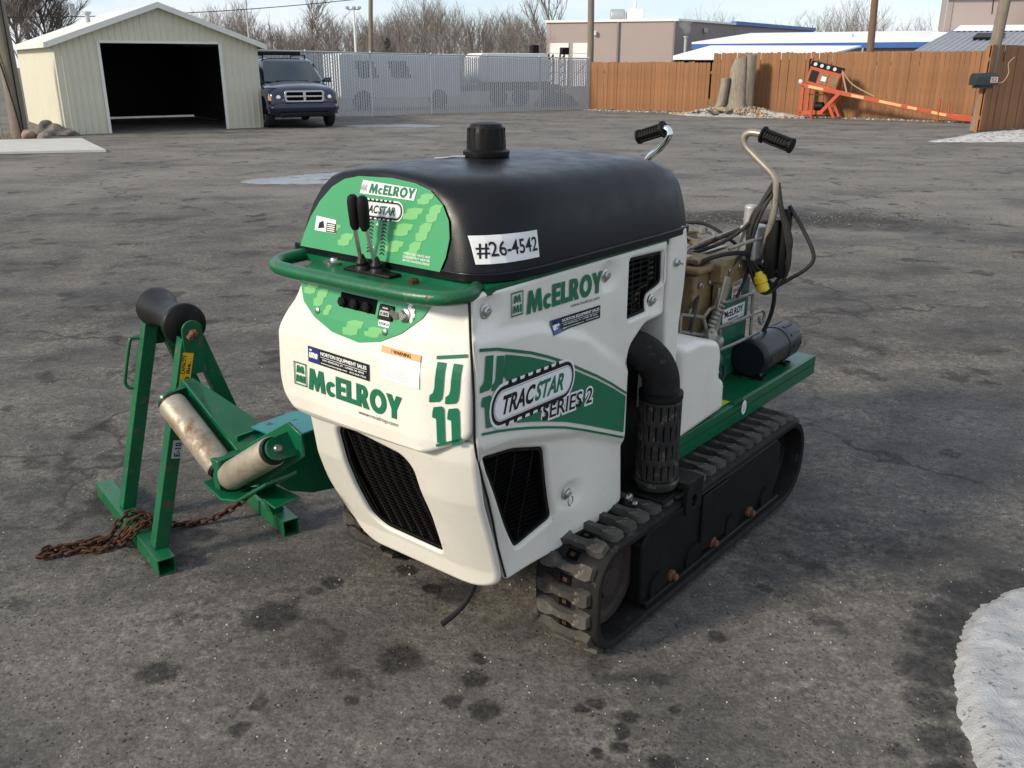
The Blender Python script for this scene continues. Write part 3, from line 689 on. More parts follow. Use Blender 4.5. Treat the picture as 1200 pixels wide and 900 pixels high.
HST = [(-.383, .715, .955, .2), (-.380, .765, .975, .2), (-.372, .820, .992, .2), (-.358, .870, 1.0, .18), (-.335, .920, 1.0, .14), (-.30, .960, 1.0, .09), (-.25, .985, 1.0, .04), (-.18, 1.0, 1.0, 0), (-.05, 1.0, 1.0, 0), (.1, 1.0, 1.0, 0), (.25, 1.0, .992, 0), (.36, 1.0, .985, 0), (.44, .995, .965, 0), (.50, .988, .925, 0), (.535, .978, .86, 0), (.556, .965, .74, 0), (.566, .955, .55, 0), (.570, .95, .2, 0)]
mb = MB(); mb.loft([hood_ring(*s) for s in HST], closed=True, caps=True)
hood = mb.build('hood', 'hood_plastic', mach, smooth=60)
lip = [[(s[0] + s[3] * 0, VC + a * ((s[1] if a < 0 else min(s[1], .775)) * .402 + .006), z) for a, z in ((-1, 1.163), (-1, 1.186), (1, 1.186), (1, 1.163))] for s in HST[:-1]] + [[(.578, VC + a * (.383 if a < 0 else .30), z) for a, z in ((-1, 1.163), (-1, 1.186), (1, 1.186), (1, 1.163))]]
MB().loft(lip).build('hood_flange', 'hood_plastic', hood, bevel=.006)
MB().box((.08, .4875, 1.153), (.94, .705, .018)).build('hood_frame', 'green_paint', mach)
# fuel cap with ribs, chain
cap = MB().lathe([(.052, .0), (.064, .002), (.066, .009), (.066, .017), (.055, .023), (.053, .065), (.050, .080), (.042, .091), (.02, .095)], (.06, .52, 1.402), n=40)
for k in range(14):
    a = k * 2 * math.pi / 14; cap.bar((.06 + .0515 * math.cos(a), .52 + .0515 * math.sin(a), 1.424), (.06 + .049 * math.cos(a), .52 + .049 * math.sin(a), 1.482), .009, .008, up=(math.cos(a), math.sin(a), 0))
cap.build('fuel_cap', 'black_plastic', hood, smooth=40)
ch = MB()
for k in range(26):
    t = k / 25; ch.lathe([(.001, -.003), (.0035, 0), (.001, .003)], (-.005 - .06 * t, .545 + .055 * t + .008 * math.sin(t * 6), 1.4065 - .004 * t), n=6)
ch.build('cap_chain', 'print_grey', hood)

# --- tracks
TR = .165; TC0, TC1, TZ = .080, 1.212, .190
def _track_line():
    u0, u1, z0, z1, rf, rr = -.082, 1.377, TZ - TR, TZ + TR, .115, .150; P = []
    def arc(cx, cz, r, a0, a1):
        for i in range(25): a = R(a0 + (a1 - a0) * i / 24); P.append((cx + r * math.cos(a), cz + r * math.sin(a), math.cos(a), math.sin(a)))
    arc(u1 - rr, z1 - rr, rr, 90, 0); arc(u1 - rr, z0 + rr, rr, 0, -90); arc(u0 + rf, z0 + rf, rf, 270, 180); arc(u0 + rf, z1 - rf, rf, 180, 90)
    P.append(P[0]); S_ = [0]
    for a, b in zip(P, P[1:]): S_.append(S_[-1] + math.hypot(b[0] - a[0], b[1] - a[1]))
    return P, S_
TP, TS = _track_line(); TLEN = TS[-1]
def tpath(s, r=TR):
    """point (offset r - TR outwards) and outward normal at length s along the belt"""
    s %= TLEN; i = 0
    while TS[i + 1] < s: i += 1
    t = (s - TS[i]) / max(1e-9, TS[i + 1] - TS[i]); a, b = TP[i], TP[i + 1]
    nx, nz = a[2] + (b[2] - a[2]) * t, a[3] + (b[3] - a[3]) * t; l = math.hypot(nx, nz); nx /= l; nz /= l
    return (a[0] + (b[0] - a[0]) * t + nx * (r - TR), a[1] + (b[1] - a[1]) * t + nz * (r - TR)), (nx, nz)
NL = 47
bone = [(.0, .022), (.012, .026), (.040, .026), (.062, .014), (.092, .012), (.118, .014), (.140, .026), (.168, .026), (.182, .020), (.182, -.012), (.170, -.020), (.144, -.020), (.122, -.010), (.092, -.012), (.066, -.010), (.044, -.020), (.012, -.020), (.0, -.012)]
def lug_mesh():
    mb = MB(); n = len(bone)
    bot = [(y * 1.12, x, -.004) for x, y in bone]; top = [(y * .95, .091 + (x - .091) * .965, .024 if .03 < x < .15 else .022) for x, y in bone]
    mb.loft([bot, top], closed=True, caps=False)
    mb.f.append(tuple(range(n, 2 * n))); mb.m.append(0)
    return mb
mat('idler_iron', (.010, .0095, .009), (.05, .024, .014), 9, .5, .75, bmp=.3, bscale=60)
first_lug = [None]
def make_track(v0):
    tr = MB(); k = 160
    ro, ri = TR + .004, TR - .022
    rings = []
    for y, r in ((v0 + .004, ri), (v0, ri + .004), (v0, ro - .006), (v0 + .008, ro), (v0 + .212, ro), (v0 + .22, ro - .006), (v0 + .22, ri + .004), (v0 + .216, ri)):
        rings.append([(tpath(TLEN * i / k, r)[0][0], y, tpath(TLEN * i / k, r)[0][1]) for i in range(k)])
    rings.append(rings[0])
    o = tr.loft(rings, closed=True, caps=False).build('track', 'rubber', mach, smooth=50)
    for i in range(NL):
        (x, z), (nx, nz) = tpath(TLEN * (i + .5) / NL, TR + .002)
        ang = math.atan2(nx, nz)
        if first_lug[0] is None:
            lg = lug_mesh().build('tread_lug', 'rubber_lug', o, smooth=40); first_lug[0] = lg
        else: lg = dup(first_lug[0], o)
        lg.location = (x, v0 + .019, z); lg.rotation_euler = (0, ang, 0)
    ds = MB(); di = MB()
    for i in range(NL):
        (x, z), (nx, nz) = tpath(TLEN * i / NL, TR + .0045); rot = Matrix.Rotation(math.atan2(nx, nz), 3, 'Y')
        ds.box((x, v0 + .11, z), (.030, .040, .003), rot=rot); di.box((x, v0 + .11, z + 0), (.012, .014, .008), rot=rot)
    o2 = ds.build('drive_slot', 'black_void', o, smooth=0, kind='stuff'); di.build('drive_link', 'rust', o, smooth=0, kind='stuff')
    # undercarriage inside the belt
    s = 1 if v0 < VC else -1; yo = v0 + .03 if s > 0 else v0 + .19
    fr = MB().prism([(.20, .065), (1.17, .065), (1.215, .12), (1.215, .27), (1.17, .305), (.24, .305), (.20, .27)], (0, yo, 0), (1, 0, 0), (0, 0, 1), (0, .15 * s, 0))
    fo = fr.build('track_frame', 'dark_steel', mach, bevel=.008)
    MB().box((.66, yo - .004 * s, .19), (.18, .012, .215)).build('cover_plate', 'dark_steel', fo, bevel=.004)
    MB().box((.70, yo + .03 * s, .055), (.98, .10, .03)).build('skid_rail', 'dark_steel', fo, bevel=.006)
    for u in (.387, .668, .958):
        MB().lathe([(.021, 0), (.021, .010), (.013, .013), (.013, .024), (.008, .028)], (u, yo, .082), (0, -s, 0), 10).build('roller_bolt', 'rust_orange', fo)
    for u in (.3, .53, .81, 1.1): MB().lathe([(.052, -.04), (.055, 0), (.055, .05), (.052, .09)], (u, yo + .03 * s, .085), (0, s, 0), 20).build('road_wheel', 'dark_steel', fo)
    MB().lathe([(.02, -.012), (.045, -.012), (.05, .0), (.10, .004), (.112, -.006), (.135, -.006), (.137, .10), (.11, .11), (.03, .11)], (TC0, yo + .045 * s, TZ), (0, s, 0), 30).build('idler_wheel', 'idler_iron', fo)
    sp = MB().lathe([(.03, -.01), (.06, -.01), (.065, .01), (.12, .01), (.13, .0), (.136, .10), (.05, .11)], (TC1, yo + .035 * s, TZ), (0, s, 0), 30)
    sp.build('sprocket', 'dark_steel', fo)
    return o
make_track(0.0); make_track(.86)
MB().box((.66, VC, .20), (.9, .60, .16)).build('chassis', 'dark_steel', mach, bevel=.01)

# --- rear deck, tank, canister
def M_dk(v): return v
deck = MB().box((1.13, VC, .445), (1.20, .81, .010)).box((1.13, .129, .44), (1.21, .008, .082)).box((1.13, 2 * VC - .129, .44), (1.21, .008, .082)).box((1.731, VC, .44), (.008, .794, .082)).box((1.13, VC, .476), (1.202, .794, .010))
deck = deck.build('deck', 'green_paint', mach, bevel=.003)
P_TK = roundpoly([(.535, .80), (.66, .80), (.79, .765), (.812, .72), (.808, .63), (.85, .61), (.857, .50), (.535, .482)], .022)
tk = MB(); rings = []
for v, k in ((.118, .965), (.110, .985), (.108, 1.0)): pass
def M_tk(p, q, h): return (p, .112 - h, q)
sheet(tk, P_TK, [], M_tk, .022, .17, .05); tank = tk.build('fuel_tank', 'cream_plastic', mach, smooth=50)
MB().box((1.0, .128, .478), (.075, .006, .028)).build('tank_strap', 'green_paint', mach)
d = Decal(lambda p, q, h: (p, q, .481 + h)); d.poly([(.885, .15), (.985, .15), (.975, .235), (.885, .235)], 'yellow_green', .002)
d.poly([(.90, .168), (.955, .168), (.928, .215)], 'print_black', .003); d.build('warning_sticker', deck)
d = Decal(lambda p, q, h: (p, .125 - h, q))
cc = [(1.05 + .020 * math.cos(i * math.pi / 10), .447 + .028 * math.sin(i * math.pi / 10)) for i in range(20)]; d.poly(cc, 'print_white', .002)
d.text('U', (1.042, .432), (.016, 0), (0, .030), 'print_grey', .003, .01); d.build('round_sticker', deck)
ca = Vector((1, .02, 0)).normalized(); cb = Vector((1.255, .215, .565))
cn = MB().lathe([(.02, 0), (.066, 0), (.073, .008), (.074, .05), (.074, .235), (.077, .238), (.077, .262), (.074, .265), (.074, .355), (.068, .375), (.03, .385)], cb, ca, 32)
cano = cn.build('canister', 'canister_black', mach, smooth=40)
rb = MB()
for k in range(10):
    a = k * 2 * math.pi / 10; rb.bar(cb + ca * .275 + Vector((0, .0735 * math.cos(a), .0735 * math.sin(a))), cb + ca * .355 + Vector((0, .0735 * math.cos(a), .0735 * math.sin(a))), .012, .006, up=(0, math.cos(a), math.sin(a)))
rb.build('canister_cap', 'canister_black', cano)
for du in (.04, .27):
    p = cb + ca * du; MB().box((p.x, p.y, .490), (.045, .12, .010)).prism([(-.05, 0), (.05, 0), (.035, .03), (-.035, .03)], (p.x - .012, p.y, .484), (0, 1, 0), (0, 0, 1), (.024, 0, 0)).build('canister_foot', 'black_plastic', cano)
def M_can(p, q, h):
    a = R(q); return tuple(cb + ca * p + Vector((0, -(.0745 + h) * math.cos(a), (.0745 + h) * math.sin(a))))
d = Decal(M_can, 6); d.poly([(.10, -18), (.16, -18), (.17, 18), (.11, 18)], 'print_yellow', .0006); 
mat('faded_gold', (.10, .085, .03), (.03, .03, .03), 90, .5, .5)
d2 = Decal(M_can, 6); d2.text('McELROY', (.06, -14), (.13, 0), (0, 22), 'faded_gold', .0012, .02); d2.build('faded_print', cano)

# --- exhaust: elbow with perforated guard, bracket
ex = smooth_path([(.30, .235, .845), (.305, .18, .85), (.325, .125, .83), (.355, .095, .775), (.365, .09, .70), (.365, .09, .62)], 6)
exo = MB().tube(ex, [.057] * len(ex), 20).build('exhaust_elbow', 'rubber', mach, smooth=60)
MB().lathe([(.055, 0), (.068, .004), (.068, .022), (.055, .026)], (.365, .09, .690), n=28).build('exhaust_clamp', 'dark_steel', mach)
gd = MB(); gx, gy, gr = .365, .09, .066
gz0, gz1, rows, colsn = .430, .690, 4, 18
nseg = 72; zs = []
rowh = (gz1 - gz0) / rows
for r_ in range(rows): zs += [gz0 + rowh * r_, gz0 + rowh * (r_ + .14), gz0 + rowh * (r_ + .86)]
zs.append(gz1)
vs = [(gx + gr * math.cos(2 * math.pi * j / nseg), gy + gr * math.sin(2 * math.pi * j / nseg), z) for z in zs for j in range(nseg)]
fs = []
for i in range(len(zs) - 1):
    for j in range(nseg):
        if i % 3 == 1 and (j + (2 if (i // 3) % 2 else 0)) % 4 == 0: continue
        fs.append((i * nseg + j, i * nseg + (j + 1) % nseg, (i + 1) * nseg + (j + 1) % nseg, (i + 1) * nseg + j))
gd.add(vs, fs); gd.lathe([(.066, 0), (.067, -.012), (.060, -.028), (.045, -.034)], (gx, gy, .430), n=28, caps=False)
go = gd.build('exhaust_guard', 'exhaust_iron', mach, smooth=40, recalc=False)
md = go.modifiers.new('solid', 'SOLIDIFY'); md.thickness = .005
MB().lathe([(.050, 0), (.050, .27)], (gx, gy, .425), n=20).build('muffler', 'rust', mach)
br = MB().box((.385, .10, .385), (.20, .17, .012)).build('exhaust_bracket', 'dark_steel', mach, bevel=.003)
bp = MB(); hole = [(.425 + .016 * math.cos(i * math.pi / 8), .352 + .022 * math.sin(i * math.pi / 8)) for i in range(16)]
sheet(bp, roundpoly([(.375, .425), (.375, .315), (.475, .315), (.475, .425)], .008), [hole], lambda p, q, h: (p, -.018 - h, q), .002, .012, .1)
bp.box((.425, .04, .412), (.098, .12, .022)).build('bracket_plate', 'dark_steel', br)
MB().lathe([(.014, 0), (.014, .01), (.006, .014)], (.245, .115, .392), (0, -1, 0), 8).lathe([(.010, 0), (.010, .01), (.006, .014)], (.255, .10, .372), (0, -1, 0), 8).build('bracket_bolt', 'zinc_bolt', br)
# hose dangling under the front
MB().tube(smooth_path([(-.24, .30, .29), (-.26, .315, .22), (-.29, .335, .17), (-.34, .36, .135)], 4), .008, 8).build('drain_hose', 'rubber_smooth', mach)
# ------------------------------------------------------------------ print on the machine
GRN = 'decal_green'
def _arc(cx, cy, rx, ry, a0, a1, n=10): return [(cx + rx * math.cos(R(a0 + (a1 - a0) * i / n)), cy + ry * math.sin(R(a0 + (a1 - a0) * i / n))) for i in range(n + 1)]
HEAVY = {
 'M': (1.15, [[(0, 0), (.13, 1), (.40, 1), (.575, .50), (.75, 1), (1.02, 1), (1.15, 0), (.87, 0), (.815, .50), (.64, 0), (.51, 0), (.335, .50), (.28, 0)]]),
 'c': (.60, [_arc(.33, .33, .33, .345, 40, 320, 16) + [(.44, .20)] + list(reversed(_arc(.35, .33, .13, .13, 62, 298, 10))) + [(.44, .47)]]),
 'E': (.62, [[(0, 0), (0, 1), (.62, 1), (.62, .77), (.28, .77), (.28, .615), (.59, .615), (.59, .385), (.28, .385), (.28, .23), (.62, .23), (.62, 0)]]),
 'L': (.58, [[(0, 0), (0, 1), (.28, 1), (.28, .24), (.58, .24), (.58, 0)]]),
 'R': (.78, [[(0, 0), (0, 1), (.36, 1)] + _arc(.38, .69, .32, .31, 85, -55, 9) + [(.80, 0), (.46, 0), (.28, .36), (.28, 0)], [(.28, .58), (.28, .80), (.36, .80)] + _arc(.36, .69, .08, .11, 80, -80, 6) + [(.36, .58)]]),
 'O': (1.0, [_arc(.5, .5, .5, .53, 0, 350, 26), _arc(.5, .5, .225, .27, 0, 350, 20)]),
 'Y': (.80, [[(.26, 0), (.26, .38), (-.06, 1), (.255, 1), (.40, .67), (.545, 1), (.86, 1), (.54, .38), (.54, 0)]])}
def heavy(d, word, o, w, hgt, m, h, gap=.07):
    tot = sum(HEAVY[c][0] + gap for c in word) - gap; x = 0
    for c in word:
        wd, loops = HEAVY[c]; P = [[(o[0] + w[0] * (x + px) / tot + hgt[0] * py, o[1] + w[1] * (x + px) / tot + hgt[1] * py) for px, py in lp] for lp in loops]
        d.poly(P[0], m, h, holes=P[1:]); x += wd + gap
def logo_box(d, p0, z0, w, hgt, dr):
    """two-storey monogram in a thin frame; dr is the reading direction along p"""
    x = lambda t: p0 + dr * w * t
    d.poly([(x(0), z0), (x(1), z0), (x(1), z0 + hgt), (x(0), z0 + hgt)], GRN, .003, holes=[[(x(.07), z0 + .06 * hgt), (x(.93), z0 + .06 * hgt), (x(.93), z0 + .94 * hgt), (x(.07), z0 + .94 * hgt)]])
    heavy(d, 'M', (x(.2), z0 + .54 * hgt), (dr * w * .6, 0), (0, hgt * .32), GRN, .003)
    heavy(d, 'M', (x(.14), z0 + .13 * hgt), (dr * w * .52, 0), (0, hgt * .32), GRN, .003); d.poly([(x(.72), z0 + .13 * hgt), (x(.86), z0 + .13 * hgt), (x(.86), z0 + .45 * hgt), (x(.72), z0 + .45 * hgt)], GRN, .003)
def dealer(d, p0, z0, w, hgt, dr, sl=0.):
    x = lambda t: p0 + dr * w * t
    zz = lambda t: z0 + sl * t
    q = lambda t0, t1, a, b: [(x(t0), zz(t0) + a * hgt), (x(t1), zz(t1) + a * hgt), (x(t1), zz(t1) + b * hgt), (x(t0), zz(t0) + b * hgt)]
    d.poly(q(0, 1, 0, 1), 'print_black', .003)
    d.poly(q(.0, .2, .02, .98), 'print_blue', .0036)
    d.text('une', (x(.02), zz(.02) + .30 * hgt), (dr * w * .15, sl * .15), (0, hgt * .36), 'print_white', .0044, .05, .3)
    d.poly(q(.03, .07, .74, .84), 'print_white', .0044)
    d.text('NORTON EQUIPMENT SALES', (x(.22), zz(.22) + .60 * hgt), (dr * w * .75, sl * .75), (0, hgt * .27), 'print_white', .0044, .03)
    d.poly(q(.22, .97, .52, .55), 'print_white', .0044)
    d.text('2941 MARSHALL ST - LAPEER, MI 48446', (x(.25), zz(.25) + .32 * hgt), (dr * w * .68, sl * .68), (0, hgt * .13), 'print_white', .0044, .02)
    d.text('www.nortonequip.com   810-664-7256', (x(.22), zz(.22) + .10 * hgt), (dr * w * .74, sl * .74), (0, hgt * .14), 'print_white', .0044, .02)
# console face (reading direction is -v)
d = Decal(M_up, .03); heavy(d, 'McELROY', (.652, .836), (-.348, -.003), (0, .060), GRN, .003)
logo_box(d, .712, .838, .052, .064, -1)
d.build('logo_lettering', console)
d = Decal(M_up, .05); d.text('www.mcelroy.com', (.456, .811), (-.142, 0), (0, .0135), 'print_black', .003, .004, .2); d.build('web_lettering', console)
d = Decal(M_up, .05); dealer(d, .648, .913, .234, .043, -1, -.004); d.build('dealer_sticker', console)
d = Decal(M_up, .05); d.poly([(.373, .928), (.242, .926), (.242, 1.008), (.373, 1.008)], 'print_white', .0025)
d.poly([(.373, .992), (.242, .992), (.242, 1.008), (.373, 1.008)], 'print_orange', .0032)
d.text('! WARNING', (.338, .9955), (-.066, 0), (0, .009), 'print_black', .004, .02)
random.seed(3)
for k in range(9):
    z = .984 - k * .006; w_ = .118 * random.uniform(.6, 1)
    d.text('to avoid injury read the manual first'[:random.randint(24, 37)], (.367, z), (-w_, 0), (0, .0036), 'print_grey', .0032)
d.build('warning_sticker', console)
# tread-block shapes on the console corner
Jsh = [(.36, 1), (.80, .98), (.72, .30), (.66, .10), (.52, .02), (.0, .0), (.02, .17), (.20, .24), (.27, .36)]
Tsh = [(.10, .86), (.16, .98), (.62, 1), (.72, .92), (.80, .0), (.36, .0), (.30, .66), (.08, .70)]
def blk(d, sh, p0, z0, w, hgt, dr, skew=0., m=GRN, h=.003): d.poly([(p0 + dr * (w * x), z0 + hgt * y + skew * x) for x, y in sh], m, h)
def one(M, par, name, *polys, step=.02):
    for P, m, h in polys: d = Decal(M, step); d.poly(P, m, h); d.build(name, par)
def shp(sh, p0, z0, w, hgt, dr, skew=0.): return [(p0 + dr * (w * x), z0 + hgt * y + skew * x) for x, y in sh]
one(M_up, console, 'tread_print', *[(shp(Jsh, p0, .898, .046, .098, -1, .004), GRN, .003) for p0 in (.218, .180)], *[(shp(Tsh, p0, .796, .044, .092, -1, .006), GRN, .003) for p0 in (.214, .178)])
one(M_up, console, 'stripe_print', ([(.205, 1.003), (.135, 1.014), (.135, 1.022), (.205, 1.011)], GRN, .003), ([(.202, .787), (.138, .812), (.138, .819), (.202, .794)], GRN, .003))
# curved instrument plate
SM = [(.722, 1.146), (.707, 1.105), (.684, 1.065), (.63, 1.032), (.557, 1.007), (.459, .999), (.385, 1.014), (.316, 1.045), (.257, 1.09), (.231, 1.132), (.228, 1.146)]
d = Decal(M_up, .02); d.poly(SM, 'panel_green', .003); ip = d.build('instrument_plate', console)
CH = [(.0, .35), (.18, .42), (.22, .75), (.55, .95), (1, 1), (.92, .62), (.78, .55), (.74, .22), (.45, .05), (.05, 0)]
for p0, z0, w, hh in ((.69, 1.085, .06, .04), (.645, 1.06, .05, .05), (.52, 1.01, .075, .045), (.44, 1.02, .07, .03), (.60, 1.045, .03, .03)): one(M_up, console, 'tread_print', (shp(CH, p0, z0, w, hh, -1, -.004), 'panel_light', .0038))
def con_box(name, p0, p1, z0, z1, dep, m, par):
    mb = MB(); P = [(p0, z0), (p1, z0), (p1, z1), (p0, z1)]
    mb.loft([[M_up(x, y, .001) for x, y in P], [M_up(x, y, dep) for x, y in P]]); return mb.build(name, m, par, bevel=.002)
con_box('switch_recess', .546, .412, 1.073, 1.108, .0045, 'black_void', console)
for k in range(3):
    p = .53 - k * .045; MB().lathe([(.013, 0), (.013, .012), (.009, .016)], M_up(p, 1.087, .002), (-1, 0, .1), 12).build('knob', 'black_plastic', console)
hm = con_box('hour_meter', .398, .350, 1.068, 1.102, .010, 'black_plastic', console)
d = Decal(M_up); d.poly([(.391, 1.078), (.358, 1.078), (.358, 1.090), (.391, 1.090)], 'print_grey', .0112); d.text('0 1842', (.388, 1.080), (-.027, 0), (0, .007), 'print_black', .012, .02); d.text('HOURS', (.384, 1.094), (-.018, 0), (0, .004), 'print_white', .0112, .02); d.build('hour_dial', hm)
d = Decal(M_up); d.poly(rrect(.357, 1.051, .396, 1.065, .004), 'print_white', .004); d.text('STOP H', (.393, 1.055), (-.033, 0), (0, .006), 'print_black', .005, .02); d.build('small_sticker', console)
d = Decal(M_up); d.poly([(.307 - .026 * math.cos(a), 1.093 + .026 * math.sin(a)) for a in [R(-50 + 10 * i) for i in range(15)]] + [(.307, 1.093)], 'print_white', .004)
for a in (-25, 20, 60): d.text('o', (.304 - .02 * math.cos(R(a)), 1.090 + .02 * math.sin(R(a))), (-.006, 0), (0, .006), 'print_black', .005, .02)
d.build('key_dial', console)
b = Vector(M_up(.312, 1.088, .002)); MB().lathe([(.017, 0), (.017, .006), (.012, .008), (.012, .020)], b, (-1, 0, .15), 20).bar(b + Vector((-.022, .006, -.006)), b + Vector((-.030, .020, .014)), .005, .012).build('ignition_key', 'zinc_bolt', console)
for p, z in ((.622, 1.050), (.368, 1.040)): MB().lathe([(.0085, 0), (.0085, .003), (.005, .005)], M_up(p, z, .003), (-1, 0, .1), 12).build('bolt', 'zinc_bolt', console)

# side panel
d = Decal(M_side, .03); heavy(d, 'McELROY', (-.246, 1.072), (.326, -.004), (0, .058), GRN, .003); logo_box(d, -.306, 1.077, .046, .060, 1); d.build('logo_lettering', side)
d = Decal(M_side, .03); d.text('www.mcelroy.com', (-.06, 1.050), (.13, -.003), (0, .012), 'print_black', .003, .004, .2); d.build('web_lettering', side)
d = Decal(M_side, .03); dealer(d, -.152, 1.000, .228, .036, 1, -.004); d.build('dealer_sticker', side)
arc_t = [(-.438, 1.034), (-.376, 1.022), (-.314, 1.003), (-.245, .981), (-.177, .954), (-.10, .920), (-.024, .880), (.05, .842), (.127, .798), (.207, .747)]
arc_b = [(-.433, .823), (-.376, .813), (-.314, .799), (-.245, .781), (-.172, .759), (-.09, .732), (-.013, .701), (.09, .657), (.203, .608)]
one(M_side, side, 'stripe_print', (arc_t + [(x, z - .008) for x, z in reversed(arc_t)], GRN, .003), (arc_b + [(x, z - .007) for x, z in reversed(arc_b)], GRN, .003))
fill = [(-.345, .997), (-.314, .988), (-.245, .966), (-.177, .939), (-.10, .905), (-.024, .865), (.05, .827), (.127, .783), (.204, .735), (.200, .622), (.09, .670), (-.013, .714), (-.09, .745), (-.172, .772), (-.245, .794), (-.30, .808), (-.318, .87), (-.33, .92), (-.352, .945)]
one(M_side, side, 'side_flash', (fill, GRN, .003))
one(M_side, side, 'tread_print', (shp(Jsh, -.438, .925, .062, .088, 1, -.006), GRN, .003), (shp(Jsh, -.396, .918, .058, .086, 1, -.008), GRN, .003), (shp(Tsh, -.438, .832, .058, .082, 1, -.006), GRN, .003), (shp(Tsh, -.395, .824, .052, .080, 1, -.006), GRN, .003))
def badge(d, o, w, hgt, h0, small=False):
    """track-shaped badge; o is its left end at mid height, w and hgt are vectors in (p, q)"""
    X = lambda x, y: (o[0] + w[0] * x + hgt[0] * y, o[1] + w[1] * x + hgt[1] * y)
    cap_ = lambda e: [X(.10 - .10 * e * 1.25 * math.sin(a), .5 * e * math.cos(a)) for a in [R(0 + 18 * i) for i in range(11)]] + [X(.90 + .10 * e * 1.25 * math.sin(a), -.5 * e * math.cos(a)) for a in [R(18 * i) for i in range(11)]]
    d.poly(cap_(1.16), 'print_white', h0)
    d.poly(cap_(1.0), 'print_black', h0 + .0006)
    for k in range(7):
        for y in (.54, -.54):
            x = .15 + .1 * k; d.poly([X(x, y * .86), X(x + .06, y * .86), X(x + .045, y * 1.1), X(x + .015, y * 1.1)], 'print_black', h0 + .0006)
    d.poly(cap_(.80), 'print_white', h0 + .0012)
    d.poly(cap_(.76), 'print_grey', h0 + .0016); d.poly(cap_(.70), 'print_white', h0 + .002)
    wv = lambda t: (w[0] * t, w[1] * t); hv = (hgt[0] * .50, hgt[1] * .50)
    d.text('TRAC', X(.10, -.25), wv(.40), hv, 'print_black', h0 + .0026, .035, .25); d.text('STAR', X(.50, -.25), wv(.38), hv, 'decal_green', h0 + .0026, .035, .25)
d = Decal(M_side, .03); badge(d, (-.392, .872), (.320, -.004), (.010, .098), .0036)
d.text('SERIES 2', (-.205, .776), (.238, -.014), (0, .056), 'print_white', .0038, .10, .12); d.text('SERIES 2', (-.200, .782), (.226, -.013), (0, .044), 'print_black', .0046, .012, .12)
d.build('series_badge', side)
# hood
def hscale(u): return tab([(s[0], s[1]) for s in HST], u)
def hhw(z, u): return tab([(z_, a) for a, z_ in hsec(u)], z)
def M_hood(p, q, h): return (p, VC - hscale(p) * hhw(q, p) - h, q)
d = Decal(M_hood, .012); d.poly([(-.362, 1.207), (-.196, 1.207), (-.196, 1.272), (-.362, 1.272)], 'print_white', .0035)
d.text('#26-4542', (-.357, 1.220), (.156, 0), (0, .038), 'print_black', .0046, .012); d.build('number_sticker', hood)
HFO = [(.812, 1.180), (.800, 1.215), (.777, 1.262), (.745, 1.305), (.701, 1.345), (.655, 1.368), (.600, 1.379), (.48, 1.383), (.400, 1.377), (.345, 1.364), (.300, 1.335), (.275, 1.300), (.266, 1.26), (.272, 1.215), (.286, 1.180)]
d = Decal(M_hf, .03); d.poly(HFO, 'panel_green', .0025); hd = d.build('control_plate', hood)
for p0, z0, w, hh in ((.385, 1.330, .055, .030), (.430, 1.290, .070, .034), (.458, 1.248, .070, .036), (.480, 1.206, .066, .034), (.350, 1.290, .050, .048), (.378, 1.243, .052, .050), (.405, 1.196, .05, .050), (.66, 1.200, .06, .038), (.70, 1.235, .05, .02)):
    one(M_hf, hood, 'tread_print', (shp(CH, p0, z0, w, hh, -1, -.004), 'panel_light', .0033))
d = Decal(M_hf, .03)
d.poly([(.590, 1.338), (.395, 1.336), (.388, 1.364), (.582, 1.371)], 'print_white', .0040)
heavy(d, 'McELROY', (.557, 1.341), (-.160, -.001), (-.004, .024), 'decal_green', .0048); d.text('MMI', (.586, 1.344), (-.022, 0), (0, .018), 'print_grey', .0048, .01)
d.build('logo_sticker', hood)
d = Decal(M_hf, .03); badge(d, (.592, 1.303), (-.158, .002), (0, .042), .0040); d.build('series_badge', hood)
d = Decal(M_hf, .03)
d.poly([(.755, 1.228), (.668, 1.228), (.672, 1.262), (.752, 1.266)], 'print_white', .0040)
d.poly([(.708, 1.229), (.669, 1.229), (.671, 1.252), (.708, 1.253)], 'print_black', .0046); d.poly([(.742, 1.234), (.716, 1.238), (.722, 1.256), (.738, 1.250)], 'print_black', .0046)
for k in range(4): d.poly([(.704, 1.232 + .005 * k), (.674, 1.232 + .005 * k), (.674, 1.2345 + .005 * k), (.704, 1.2345 + .005 * k)], 'print_white', .0052)
d.build('pictogram_sticker', hood)
d = Decal(M_hf, .03)
for k, t in enumerate(('OPEN FUEL VALVE AND', 'DISCONNECT HEATER', 'BEFORE CRANKING ENGINE')): d.text(t, (.412, 1.207 - .0085 * k), (-.092, 0), (0, .0055), 'print_white', .0040, .01)
d.build('notice_print', hood)
for p0 in (.545, .497):
    d = Decal(M_hf)
    for k in range(11):
        z = 1.195 + k * .0088; d.poly([(p0, z), (p0 - .008, z + .004), (p0 - .016, z), (p0 - .016, z + .0035), (p0 - .008, z + .0075), (p0, z + .0035)], 'print_black', .0040)
    d.build('track_print', hood)['kind'] = 'stuff'
for p0, z0, s in ((.52, 1.265, 1), (.53, 1.212, -1)): one(M_hf, hood, 'arrow_print', ([(p0, z0), (p0 - .006, z0 + .009 * s), (p0 - .012, z0)], 'print_white', .0040))

